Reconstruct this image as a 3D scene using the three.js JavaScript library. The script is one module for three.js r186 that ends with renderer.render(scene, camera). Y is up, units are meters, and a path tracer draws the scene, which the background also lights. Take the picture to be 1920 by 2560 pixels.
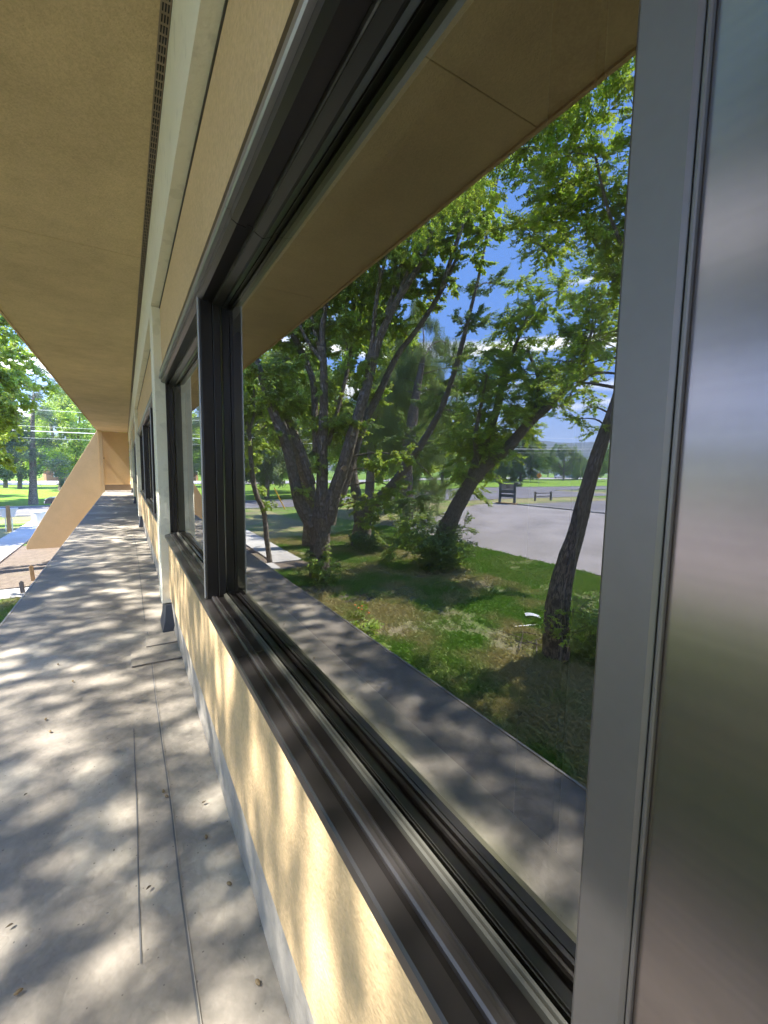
import * as THREE from 'three';
import { mergeGeometries } from 'three/addons/utils/BufferGeometryUtils.js';

// ---------------------------------------------------------------- camera, sky, sun, exposure
const scene = new THREE.Scene();
const camera = new THREE.PerspectiveCamera(100.35, 3 / 4, 0.02, 4000);
camera.position.set(-0.3825, 1.5, 0);
camera.up.set(0.03868791, 0.99489324, -0.09322386);
camera.lookAt(-0.3825 + 0.51519329, 1.5 - 0.09979765, -0.85124398);
const renderer = new THREE.WebGLRenderer({ antialias: true });
renderer.toneMapping = THREE.LinearToneMapping;
renderer.toneMappingExposure = 3.95;
renderer.shadowMap.enabled = true;

const SUN_EL = 54.5 * Math.PI / 180, SUN_AZ = 0.03;
const sunDir = new THREE.Vector3(-Math.cos(SUN_EL) * Math.cos(SUN_AZ), Math.sin(SUN_EL), Math.cos(SUN_EL) * Math.sin(SUN_AZ));
const sun = new THREE.DirectionalLight(new THREE.Color(1.0, 0.95, 0.86), 5.0);
sun.position.copy(sunDir).multiplyScalar(120);
sun.castShadow = true;
sun.shadow.camera.left = -80; sun.shadow.camera.right = 80; sun.shadow.camera.top = 80; sun.shadow.camera.bottom = -80;
sun.shadow.camera.far = 400; sun.shadow.mapSize.set(4096, 4096);
scene.add(sun, sun.target);

// ---------------------------------------------------------------- random numbers and noise
function rng(seed) { let a = seed >>> 0; return () => { a |= 0; a = a + 0x6D2B79F5 | 0; let t = Math.imul(a ^ a >>> 15, 1 | a); t = t + Math.imul(t ^ t >>> 7, 61 | t) ^ t; return ((t ^ t >>> 14) >>> 0) / 4294967296; }; }
function hash(x, y, s) { let h = Math.imul(x | 0, 374761393) + Math.imul(y | 0, 668265263) + Math.imul(s | 0, 1442695041); h = Math.imul(h ^ h >>> 13, 1274126177); return ((h ^ h >>> 16) >>> 0) / 4294967296; }
function vnoise(x, y, per, s) {          // value noise that repeats every per cells
  const xi = Math.floor(x), yi = Math.floor(y), fx = x - xi, fy = y - yi;
  const w = n => ((n % per) + per) % per, u = fx * fx * (3 - 2 * fx), v = fy * fy * (3 - 2 * fy);
  const a = hash(w(xi), w(yi), s), b = hash(w(xi + 1), w(yi), s), c = hash(w(xi), w(yi + 1), s), d = hash(w(xi + 1), w(yi + 1), s);
  return a + (b - a) * u + (c - a) * v + (a - b - c + d) * u * v;
}
function fbm(u, v, per, oct, s) { let t = 0, a = 0.5, n = 0; for (let i = 0; i < oct; i++) { t += a * vnoise(u * per, v * per, per, s + i * 17); n += a; a *= 0.5; per *= 2; } return t / n; }
const clamp = (x, a = 0, b = 1) => Math.min(b, Math.max(a, x));
const sstep = (a, b, x) => { const t = clamp((x - a) / (b - a)); return t * t * (3 - 2 * t); };
const lerp = (a, b, t) => a + (b - a) * t;

// sky: clear blue with fair-weather clouds low down
{
  const W = 1024, Hh = 512, d = new Float32Array(W * Hh * 4);
  for (let j = 0; j < Hh; j++) for (let i = 0; i < W; i++) {
    const el = (j + 0.5) / Hh * 180 - 90, up = Math.max(0, Math.sin(el * Math.PI / 180));
    const t = sstep(-0.04, 0.22, up), w = sstep(0.2, 1, up);
    let r = lerp(lerp(0.52, 0.13, t), 0.09, w), g = lerp(lerp(0.68, 0.31, t), 0.23, w), b = lerp(lerp(0.95, 0.80, t), 0.66, w);
    if (el > 0) {
      const az = (i + 0.5) / W, c = fbm(az, el / 34 + 0.13, 14, 6, 7) + 0.05 * Math.sin(az * 40);
      const band = sstep(1, 5, el) * (1 - sstep(18, 42, el));
      const k = sstep(0.56, 0.66, c) * band * 0.95;
      const body = 1.25 + 0.35 * fbm(az, el / 34, 40, 4, 19);
      r = lerp(r, body, k); g = lerp(g, body * 1.0, k); b = lerp(b, body * 1.02, k);
    }
    const o = (j * W + i) * 4; d[o] = r; d[o + 1] = g; d[o + 2] = b; d[o + 3] = 1;
  }
  const t = new THREE.DataTexture(d, W, Hh, THREE.RGBAFormat, THREE.FloatType);
  t.mapping = THREE.EquirectangularReflectionMapping; t.magFilter = THREE.LinearFilter; t.minFilter = THREE.LinearFilter; t.needsUpdate = true;
  scene.background = t; scene.environment = t;
}

// ---------------------------------------------------------------- helpers
const C = (r, g, b) => new THREE.Color().setRGB(r, g, b);
function tex(size, metres, fn, srgb = true, sizeY = size) {
  const d = new Uint8Array(size * sizeY * 4), e = x => Math.round(255 * (srgb ? (x <= 0.0031308 ? 12.92 * x : 1.055 * Math.pow(x, 1 / 2.4) - 0.055) : x));
  for (let j = 0; j < sizeY; j++) for (let i = 0; i < size; i++) {
    const c = fn((i + 0.5) / size, (j + 0.5) / sizeY), o = (j * size + i) * 4;
    d[o] = e(clamp(c[0])); d[o + 1] = e(clamp(c[1])); d[o + 2] = e(clamp(c[2])); d[o + 3] = 255;
  }
  const t = new THREE.DataTexture(d, size, sizeY); t.wrapS = t.wrapT = THREE.RepeatWrapping; t.magFilter = THREE.LinearFilter; t.minFilter = THREE.LinearMipmapLinearFilter; t.generateMipmaps = true;
  if (srgb) t.colorSpace = THREE.SRGBColorSpace;
  if (metres) t.repeat.set(1 / metres, 1 / metres);
  t.needsUpdate = true; return t;
}
const grey = v => [v, v, v];
function taken() { }
const usedNames = new Map();
function numbered(n) { const k = usedNames.get(n) ?? 0; usedNames.set(n, k + 1); return k ? n + '_' + String(k).padStart(3, '0') : n; }
function thing(name, label, category, [x, y, z] = [0, 0, 0], turn = 0, group) {
  const o = new THREE.Group(); o.name = numbered(name); o.position.set(x, y, z); o.rotation.y = turn;
  o.userData = { label, category }; if (group) o.userData.group = group; scene.add(o); return o;
}
function part(name, geos, mat, parent, label) {
  const g = Array.isArray(geos) ? (geos.length > 1 ? mergeGeometries(geos.map(q => q.index ? q.toNonIndexed() : q)) : geos[0]) : geos;
  const m = new THREE.Mesh(g, mat); m.name = name; m.castShadow = m.receiveShadow = true; if (label) m.userData.label = label; parent.add(m); return m;
}
function solo(name, geos, mat, label, category, group) { const m = part(numbered(name), geos, mat, scene, label); m.userData.category = category; if (group) m.userData.group = group; return m; }
function structure(name, geo, mat) { const m = part(numbered(name), geo, mat, scene); m.userData.kind = 'structure'; return m; }
function metreUV(g0) {                    // uv in metres from whichever way each face points
  const g = g0.index ? g0.toNonIndexed() : g0, p = g.attributes.position, uv = new Float32Array(p.count * 2), a = new THREE.Vector3(), b = new THREE.Vector3(), c = new THREE.Vector3();
  for (let i = 0; i < p.count; i += 3) {
    a.fromBufferAttribute(p, i); b.fromBufferAttribute(p, i + 1).sub(a); c.fromBufferAttribute(p, i + 2).sub(a); b.cross(c);
    const x = Math.abs(b.x), y = Math.abs(b.y), z = Math.abs(b.z);
    for (let k = 0; k < 3; k++) { const X = p.getX(i + k), Y = p.getY(i + k), Z = p.getZ(i + k); uv.set(x >= y && x >= z ? [Z, Y] : y >= z ? [X, Z] : [X, Y], (i + k) * 2); }
  }
  g.setAttribute('uv', new THREE.BufferAttribute(uv, 2)); return g;
}
function box(x0, x1, y0, y1, z0, z1, bev = 0) {      // a box between two corners, its edges chamfered
  if (x0 > x1) [x0, x1] = [x1, x0]; if (y0 > y1) [y0, y1] = [y1, y0]; if (z0 > z1) [z0, z1] = [z1, z0];
  let g;
  if (!bev) g = new THREE.BoxGeometry(x1 - x0, y1 - y0, z1 - z0);
  else {
    const w = (x1 - x0) / 2 - bev, h = (y1 - y0) / 2 - bev, s = new THREE.Shape([new THREE.Vector2(-w, -h), new THREE.Vector2(w, -h), new THREE.Vector2(w, h), new THREE.Vector2(-w, h)]);
    g = new THREE.ExtrudeGeometry(s, { depth: z1 - z0 - 2 * bev, bevelEnabled: true, bevelSize: bev, bevelThickness: bev, bevelSegments: 1 }); g.translate(0, 0, -(z1 - z0) / 2 + bev);
  }
  g.translate((x0 + x1) / 2, (y0 + y1) / 2, (z0 + z1) / 2); return metreUV(g);
}
function prism(pts, z0, z1, bev = 0) {    // polygon in x,y drawn out along z
  const s = new THREE.Shape(pts.map(p => new THREE.Vector2(p[0], p[1]))), L = Math.abs(z1 - z0);
  const g = new THREE.ExtrudeGeometry(s, { depth: L - 2 * bev, bevelEnabled: bev > 0, bevelSize: bev, bevelThickness: bev, bevelOffset: -bev, bevelSegments: 1 });
  g.translate(0, 0, Math.min(z0, z1) + bev); return metreUV(g);
}
function tube(pts, sides = 8, rough = 0, seed = 1) {   // tapered tube through [x,y,z,r]
  const P = pts.map(p => new THREE.Vector3(p[0], p[1], p[2])), curve = new THREE.CatmullRomCurve3(P, false, 'centripetal');
  const segs = Math.max(2, (pts.length - 1) * (rough ? 4 : 3)), pos = [], nor = [], uv = [], idx = [];
  let len = 0, last = null; const ref = new THREE.Vector3(0.31, 0.2, 0.93);
  for (let i = 0; i <= segs; i++) {
    const t = i / segs, f = t * (pts.length - 1), k = Math.min(pts.length - 2, Math.floor(f)), r0 = lerp(pts[k][3], pts[k + 1][3], f - k);
    const c = curve.getPoint(t), d = curve.getTangent(t), a = new THREE.Vector3().crossVectors(d, ref).normalize(), b = new THREE.Vector3().crossVectors(d, a);
    if (last) len += c.distanceTo(last); last = c;
    for (let j = 0; j <= sides; j++) {
      const th = j / sides * Math.PI * 2, n = a.clone().multiplyScalar(Math.cos(th)).addScaledVector(b, Math.sin(th));
      const r = r0 * (1 + rough * (vnoise(j % sides * 0.9, len * 0.9, sides, seed) - 0.5) + rough * 0.5 * (vnoise((j % sides) * 2, len * 3, 2 * sides, seed + 5) - 0.5));
      pos.push(c.x + n.x * r, c.y + n.y * r, c.z + n.z * r); nor.push(n.x, n.y, n.z); uv.push(j / sides * Math.max(0.05, Math.round(pts[0][3] * 6.3 * 2) / 2 || 0.25), len);
    }
  }
  const w = sides + 1;
  for (let i = 0; i < segs; i++) for (let j = 0; j < sides; j++) { const q = i * w + j; idx.push(q, q + 1, q + w, q + 1, q + w + 1, q + w); }
  const g = new THREE.BufferGeometry();
  g.setAttribute('position', new THREE.Float32BufferAttribute(pos, 3)); g.setAttribute('normal', new THREE.Float32BufferAttribute(nor, 3)); g.setAttribute('uv', new THREE.Float32BufferAttribute(uv, 2)); g.setIndex(idx);
  if (rough) g.computeVertexNormals();
  return g.toNonIndexed();
}

// ---------------------------------------------------------------- materials
const stuccoMap = tex(1024, 2.4, (u, v) => { const a = fbm(u, v, 256, 3, 3), b = fbm(u, v, 6, 5, 9), k = 0.80 + 0.30 * a + 0.16 * (b - 0.5); return [0.60 * k, 0.43 * k, 0.235 * k]; });
const stuccoBump = tex(1024, 1.2, (u, v) => grey(0.65 * fbm(u, v, 180, 3, 31) + 0.35 * fbm(u, v, 40, 3, 37)), false);
const M = {};
M.stucco = new THREE.MeshStandardMaterial({ map: stuccoMap, bumpMap: stuccoBump, bumpScale: 0.0035, roughness: 0.95 });
const soffitMap = tex(1024, 3.2, (u, v) => { const a = fbm(u, v, 300, 3, 43), b = fbm(u, v, 5, 5, 47), s = fbm(u * 0.999, v, 24, 3, 49), k = 0.78 + 0.30 * a + 0.36 * (b - 0.5) + 0.16 * (s - 0.5); return [0.60 * k, 0.45 * k, 0.26 * k]; });
M.soffit = new THREE.MeshStandardMaterial({ map: soffitMap, bumpMap: stuccoBump, bumpScale: 0.003, roughness: 0.95 });
const paintMap = tex(512, 1.7, (u, v) => { const k = 0.93 + 0.09 * fbm(u, v, 9, 5, 53) - 0.10 * sstep(0.66, 0.76, fbm(u, v, 22, 4, 57)); return [0.78 * k, 0.745 * k, 0.61 * k]; });
const paintBump = tex(512, 0.8, (u, v) => grey(fbm(u, v, 40, 4, 59)), false);
M.white = new THREE.MeshStandardMaterial({ map: paintMap, bumpMap: paintBump, bumpScale: 0.002, roughness: 0.7 });
const memMap = tex(2048, 4, (u, v) => {
  const big = fbm(u, v, 5, 6, 61), mid = fbm(u, v, 22, 5, 67), fine = fbm(u, v, 230, 3, 71), crease = Math.abs(fbm(u, v, 30, 4, 73) - 0.5);
  let k = 0.145 + 0.11 * big + 0.05 * mid + 0.06 * (fine - 0.5);
  const chalk = sstep(0.54, 0.66, big) * sstep(0.40, 0.62, mid); k += 0.11 * chalk;
  k -= 0.018 * (1 - sstep(0.0, 0.022, crease)) * sstep(0.45, 0.6, big);
  const stain = sstep(0.64, 0.70, fbm(u, v, 12, 4, 79)); k *= 1 - 0.16 * stain;
  const speck = hash(Math.floor(u * 900), Math.floor(v * 900), 5) > 0.9985 ? 0.45 : 1;
  return [k * 1.13 * speck, k * 1.0 * speck, k * (0.83 - 0.02 * chalk) * speck];
});
const memBump = tex(1024, 2, (u, v) => { const m = fbm(u, v, 18, 5, 83), c = Math.abs(fbm(u, v, 22, 4, 89) - 0.5); return grey(0.5 * m + 0.25 * fbm(u, v, 120, 3, 91) + 0.08 * sstep(0, 0.05, c)); }, false);
M.membrane = new THREE.MeshStandardMaterial({ map: memMap, bumpMap: memBump, bumpScale: 0.006, roughness: 0.72 });
const memLight = tex(1024, 1.6, (u, v) => { const k = 0.19 + 0.22 * fbm(u, v, 7, 6, 95) + 0.06 * fbm(u, v, 120, 2, 97); return [k * 1.04, k * 0.96, k * 0.84]; });
M.upturn = new THREE.MeshStandardMaterial({ map: memLight, bumpMap: memBump, bumpScale: 0.008, roughness: 0.6 });
M.seam = new THREE.MeshStandardMaterial({ color: C(0.12, 0.12, 0.12), roughness: 0.7 });
M.boot = new THREE.MeshStandardMaterial({ color: C(0.045, 0.055, 0.075), roughness: 0.5, bumpMap: memBump, bumpScale: 0.006 });
const brushed = tex(512, 0.6, (u, v) => grey(0.45 + 0.25 * fbm(u, v * 0.06, 128, 2, 101) + 0.3 * fbm(u, v, 5, 4, 103)), false);
M.bronze = new THREE.MeshPhysicalMaterial({ color: C(0.012, 0.010, 0.010), roughness: 0.32, metalness: 0.3, clearcoat: 0.25, clearcoatRoughness: 0.25 });
const wornMap = tex(512, 0.5, (u, v) => { const w = sstep(0.58, 0.72, fbm(u, v, 10, 5, 107)), d = fbm(u, v, 60, 3, 109); return [lerp(0.035, 0.075, w) * (0.75 + 0.5 * d), lerp(0.031, 0.07, w) * (0.75 + 0.5 * d), lerp(0.030, 0.068, w) * (0.75 + 0.5 * d)]; });
M.bronzeWorn = new THREE.MeshPhysicalMaterial({ map: wornMap, roughness: 0.42, metalness: 0.55 });
M.silver = new THREE.MeshStandardMaterial({ color: C(0.40, 0.40, 0.41), roughness: 0.38, metalness: 0.9 });
const spotMap = tex(1024, 1, (u, v) => {
  let k = 0.88 + 0.09 * (vnoise(u * 3, v * 260, 780, 117) - 0.5) + 0.05 * (vnoise(u * 7, v * 90, 630, 118) - 0.5) + 0.16 * fbm(u, v, 4, 5, 113) + 0.06 * (fbm(u, v, 200, 2, 115) - 0.5);
  for (let n = 0; n < 26; n++) { const cx = hash(n, 1, 5), cy = hash(n, 2, 5), r = 0.0015 + 0.004 * hash(n, 3, 5), q = Math.hypot(u - cx, (v - cy) * 0.7); if (q < r) k *= 0.62; }
  const q = Math.hypot((u - 0.30) * 1.4, v - 0.16); if (q < 0.012) k *= 0.9;
  return [0.32 * k, 0.277 * k, 0.265 * k];
});
M.panel = new THREE.MeshPhysicalMaterial({ map: spotMap, roughness: 0.25, metalness: 0.95, anisotropy: 0.4, anisotropyRotation: 0, bumpMap: brushed, bumpScale: 0.00002 });
const trimMap = tex(512, 1, (u, v) => { let k = 0.92 + 0.16 * fbm(u, v, 5, 5, 119) + 0.05 * (fbm(u, v, 120, 2, 120) - 0.5); for (let n = 0; n < 22; n++) { const q = Math.hypot(u - hash(n, 4, 5), (v - hash(n, 5, 5)) * 0.7), r = 0.002 + 0.005 * hash(n, 6, 5); if (q < r) k *= 0.7; } return [0.20 * k, 0.188 * k, 0.188 * k]; });
M.trim = new THREE.MeshPhysicalMaterial({ map: trimMap, roughness: 0.46, metalness: 0.85 });
M.rail = new THREE.MeshPhysicalMaterial({ color: C(0.11, 0.10, 0.098), roughness: 0.36, metalness: 0.8 });
M.lip = new THREE.MeshPhysicalMaterial({ color: C(0.085, 0.077, 0.075), roughness: 0.34, metalness: 0.8 });
M.rubber = new THREE.MeshStandardMaterial({ color: C(0.05, 0.047, 0.035), roughness: 0.6 });
M.seal = new THREE.MeshStandardMaterial({ color: C(0.05, 0.048, 0.038), roughness: 0.55 });
M.glass = new THREE.MeshPhysicalMaterial({ color: C(0.56, 0.56, 0.50), roughness: 0, metalness: 0, transmission: 1, thickness: 0, ior: 3.35, bumpMap: tex(128, 1.5, (u, v) => grey(fbm(u, v, 4, 3, 127)), false), bumpScale: 0.0005 });
M.stool = new THREE.MeshStandardMaterial({ color: C(0.34, 0.33, 0.27), roughness: 0.7 });
M.inner = new THREE.MeshStandardMaterial({ color: C(0.35, 0.31, 0.24), roughness: 0.9 });
M.innerFloor = new THREE.MeshStandardMaterial({ color: C(0.10, 0.09, 0.085), roughness: 0.95 });
M.dark = new THREE.MeshStandardMaterial({ color: C(0.02, 0.02, 0.02), roughness: 0.9 });
M.ventMetal = new THREE.MeshStandardMaterial({ color: C(0.24, 0.18, 0.12), roughness: 0.6 });

// ---------------------------------------------------------------- terrain height
function gy(x, z) { const u = -x / Math.max(28, -z), k = 1 - sstep(0.3, 1.0, u); return 1.5 - (3.1 + 1.35 * k); }
// ---------------------------------------------------------------- the building
const B = thing('office_building', 'tan stucco building with deep soffit, dark framed mirror windows and grey membrane ledge', 'building');
const Z0 = 5.5, ZE = -29;
const PIL = [3.45, -4.2, -11.85, -19.5, -27.15], PW = 0.32;     // near faces of the pilasters
const ledgeY = (x, z) => 0.010 * (fbm(x / 8 + 0.2, z / 8 + 9, 16, 3, 121) - 0.5) + 0.005 * (fbm(x / 8, z / 8 + 9, 90, 3, 123) - 0.5);
// ledge: a slightly uneven membrane over a slab
{
  const nx = 40, nz = 460, x0 = -1.4325, x1 = 0.02, z0 = Z0, z1 = -33.5, pos = [], uv = [], idx = [];
  for (let j = 0; j <= nz; j++) for (let i = 0; i <= nx; i++) {
    const z = lerp(z0, z1, Math.pow(j / nz, 1)), x = lerp(x0, x1, i / nx);
    const h = ledgeY(x, z);
    pos.push(x, i === 0 ? 0 : h, z); uv.push(x, z);
  }
  for (let j = 0; j < nz; j++) for (let i = 0; i < nx; i++) { const q = j * (nx + 1) + i; idx.push(q, q + 1, q + nx + 1, q + 1, q + nx + 2, q + nx + 1); }
  const g = new THREE.BufferGeometry(); g.setAttribute('position', new THREE.Float32BufferAttribute(pos, 3)); g.setAttribute('uv', new THREE.Float32BufferAttribute(uv, 2)); g.setIndex(idx); g.computeVertexNormals();
  part('roof_ledge', g, M.membrane, B, 'grey roofing membrane ledge running along under the windows');
  part('ledge_fascia', [box(-1.4325, -1.405, -0.30, -0.003, Z0, -33.5, 0.004)], M.upturn, B);
  part('ledge_slab', box(-1.404, 0.02, -0.29, -0.03, Z0, -33.5), M.dark, B);
  part('ledge_edge_strip', box(-1.440, -1.425, -0.05, 0.004, Z0, -33.5, 0.002), M.upturn, B);
  const strip = (x, z0, z1, w, t, bow) => {
    const n = 90, p = [], ix = [], u = [];
    for (let i = 0; i <= n; i++) { const z = lerp(z0, z1, i / n), xx = x + bow * (fbm(z / 9 + 3, 0.4, 9, 3, 131) - 0.5); for (const s of [-1, 1]) { p.push(xx + s * w / 2, ledgeY(xx, z) + t, z); u.push(xx + s * w / 2, z); } }
    for (let i = 0; i < n; i++) { const q = i * 2; ix.push(q, q + 1, q + 2, q + 1, q + 3, q + 2); }
    const s = new THREE.BufferGeometry(); s.setAttribute('position', new THREE.Float32BufferAttribute(p, 3)); s.setAttribute('uv', new THREE.Float32BufferAttribute(u, 2)); s.setIndex(ix); s.computeVertexNormals(); return s;
  };
  part('membrane_seam', strip(-0.265, 1.0, -4.3, 0.0055, 0.0035, 0.03), M.seam, B);
  part('membrane_seam', strip(-0.2605, 1.0, -4.3, 0.0025, 0.0045, 0.03), M.upturn, B);
  part('membrane_seam', strip(-0.395, -1.35, -2.7, 0.0045, 0.0032, 0.02), M.seam, B);
  part('membrane_seam', strip(-0.27, -4.6, -11.6, 0.006, 0.004, 0.03), M.seam, B);
  const patch = (x, z, w, d) => box(x - w / 2, x + w / 2, 0.002, 0.0125, z - d / 2, z + d / 2, 0.002);
  part('membrane_patch', patch(-0.22, -3.72, 0.36, 0.30), M.membrane, B);
  part('membrane_patch', patch(-0.17, -4.05, 0.24, 0.26), M.membrane, B);
  part('membrane_patch', patch(-0.22, -11.5, 0.36, 0.4), M.membrane, B);
}
// membrane turned up against the wall, a little lumpy
{
  const rows = [[-0.020, 0.010], [-0.040, 0.020], [-0.052, 0.06], [-0.060, 0.14], [-0.066, 0.24], [-0.070, 0.345]], nz = 380, pos = [], uv = [], idx = [], n = rows.length;
  for (let j = 0; j <= nz; j++) { const z = lerp(Z0, -33.4, j / nz); rows.forEach(([x, y], i) => { const w = i > 0 && i < n - 1 ? 0.012 * (fbm(z / 12 + 5, y * 2 + 0.3, 60, 3, 141) - 0.5) : 0; pos.push(x + w - (i < 2 ? 0.02 : 0), y + (i === n - 1 ? 0.02 * (fbm(z / 12 + 5, 0.2, 90, 3, 143) - 0.5) : 0), z); uv.push(y, z); }); }
  for (let j = 0; j < nz; j++) for (let i = 0; i < n - 1; i++) { const q = j * n + i; idx.push(q, q + 1, q + n, q + 1, q + n + 1, q + n); }
  const g = new THREE.BufferGeometry(); g.setAttribute('position', new THREE.Float32BufferAttribute(pos, 3)); g.setAttribute('uv', new THREE.Float32BufferAttribute(uv, 2)); g.setIndex(idx); g.computeVertexNormals();
  part('membrane_upturn', g, M.upturn, B, 'pale grey membrane turned up at the wall foot');
}
part('lower_wall', box(-0.08, 0.10, 0.315, 0.885, Z0, -33, 0.004), M.stucco, B, 'tan stucco wall below the windows');
part('wall_core', box(-0.045, 0.10, 0.0, 0.31, Z0, -33), M.dark, B);
part('header_wall', box(-0.08, 0.10, 2.315, 2.826, Z0, -33), M.stucco, B, 'tan stucco header above the windows');
part('header_seal', box(-0.086, -0.08, 2.818, 2.829, Z0, ZE), M.seal, B);
// beam with a hand-painted lower edge
{
  const g = box(-0.145, 0.09, 2.83, 3.368, Z0, ZE, 0.006); part('eave_beam', g, M.white, B, 'cream painted beam under the soffit');
}
for (const z of PIL) {
  const p = part('pilaster', box(-0.145, 0.10, 0.27, 2.828, z, z - PW, 0.006), M.white, B, 'cream painted pilaster');
  part('membrane_boot', prism([[-0.150, 0.012], [-0.135, 0.004], [0.0, 0.0], [0.0, 0.262], [-0.118, 0.262], [-0.128, 0.12]], z + 0.012, z - PW - 0.012, 0.004), M.boot, p);
}
// soffit in stucco panels with open joints
const JOINTS = [Z0, 1.2, -1.75, -4.65, -7.7, -10.8, -14.2, -18.4, -22.6, ZE];
for (let k = 0; k < JOINTS.length - 1; k++) part('soffit_panel', box(-1.612, -0.188, 3.37, 3.42, JOINTS[k] - 0.003, JOINTS[k + 1] + 0.003, 0.002), M.soffit, B);
part('soffit_backing', box(-1.60, -0.146, 3.424, 3.46, Z0, ZE), M.dark, B);
part('roof_edge', box(-1.640, -1.6145, 3.358, 4.0, Z0, ZE - 0.3, 0.004), M.stucco, B);
part('roof_deck', box(-1.61, 6, 3.9, 4.0, Z0, ZE - 4), M.dark, B);
part('wall_above_soffit', box(0.0, 0.10, 3.37, 3.9, Z0, ZE), M.stucco, B);
{
  const v = part('soffit_vent', box(-0.1875, -0.1465, 3.366, 3.42, Z0, ZE, 0.001), M.ventMetal, B, 'brown perforated vent strip');
  const slots = [];
  for (let z = 1.5; z > -13; z -= 0.052) for (const x of [-0.178, -0.167, -0.156]) slots.push(new THREE.BoxGeometry(0.0052, 0.006, 0.034).translate(x, 3.3655, z));
  const s = part('vent_slot', slots, M.dark, v); s.userData.kind = 'stuff';
}
// far end: cross wall, gap under it, raking buttress
part('end_wall', [box(-1.60, -0.15, 0.42, 3.366, ZE, ZE - 0.25, 0.004)], M.stucco, B, 'tan stucco cross wall closing the far end');
part('end_sill', box(-1.45, -0.15, 0.385, 0.415, ZE + 0.02, ZE - 0.2, 0.003), M.stucco, B);
part('end_backing', box(-1.43, -0.05, 0.02, 0.38, ZE - 0.6, ZE - 0.7), M.ventMetal, B);
part('raking_buttress', [prism([[-1.64, 3.36], [-1.95, 2.78], [-4.95, -2.72], [-4.95, -3.3], [-3.3, -3.3], [-1.55, -0.42], [-1.40, 0.02], [-1.40, 3.36]], ZE + 0.60, ZE + 0.25, 0.006)], M.stucco, B, 'raking tan stucco buttress running from soffit to ground');
part('buttress_bead', box(-1.585, -1.565, 0.02, 3.3, ZE + 0.612, ZE + 0.60), M.stucco, B);
part('wall_fixture', box(-1.52, -1.36, 1.86, 1.91, ZE + 0.06, ZE + 0.001, 0.008), M.seal, B);
// storey below the ledge
part('lower_storey_wall', box(-1.12, -0.9, -3.6, -0.295, Z0, -33), M.stucco, B);
// rooms behind the glass
part('room_floor', box(0.101, 6, 0.0, 0.05, Z0, -33), M.innerFloor, B);
part('room_ceiling', box(0.101, 6, 2.75, 2.8, Z0, -33), M.inner, B);
part('room_wall', box(5.9, 6, 0.05, 2.75, Z0, -33), M.inner, B);
part('room_wall', box(0.101, 6, 0.05, 2.75, -32.9, -33), M.inner, B);
part('room_wall', box(0.101, 6, 0.05, 2.75, Z0, Z0 - 0.1), M.inner, B);
part('room_wall', box(0.101, 5.9, 0.05, 2.75, -4.25, -4.40), M.inner, B);
part('room_partition', box(0.50, 0.95, 0.05, 2.75, -0.60, -0.72, 0.004), M.stool, B, 'tan partition standing inside the room');
part('partition_edge', box(0.470, 0.499, 0.05, 2.75, -0.60, -0.72, 0.003), M.bronze, B);
part('parapet_cap', box(-0.02, 6, 3.85, 3.9, Z0, ZE), M.dark, B);
part('end_closure', box(-1.6, 0.09, 0.0, 3.9, Z0, Z0 + 0.1), M.stucco, B);
// wall between the windows
for (const z of PIL) part('window_pier', box(-0.02, 0.11, 0.886, 2.314, z - 0.02, z - PW + 0.02), M.stucco, B);

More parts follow.
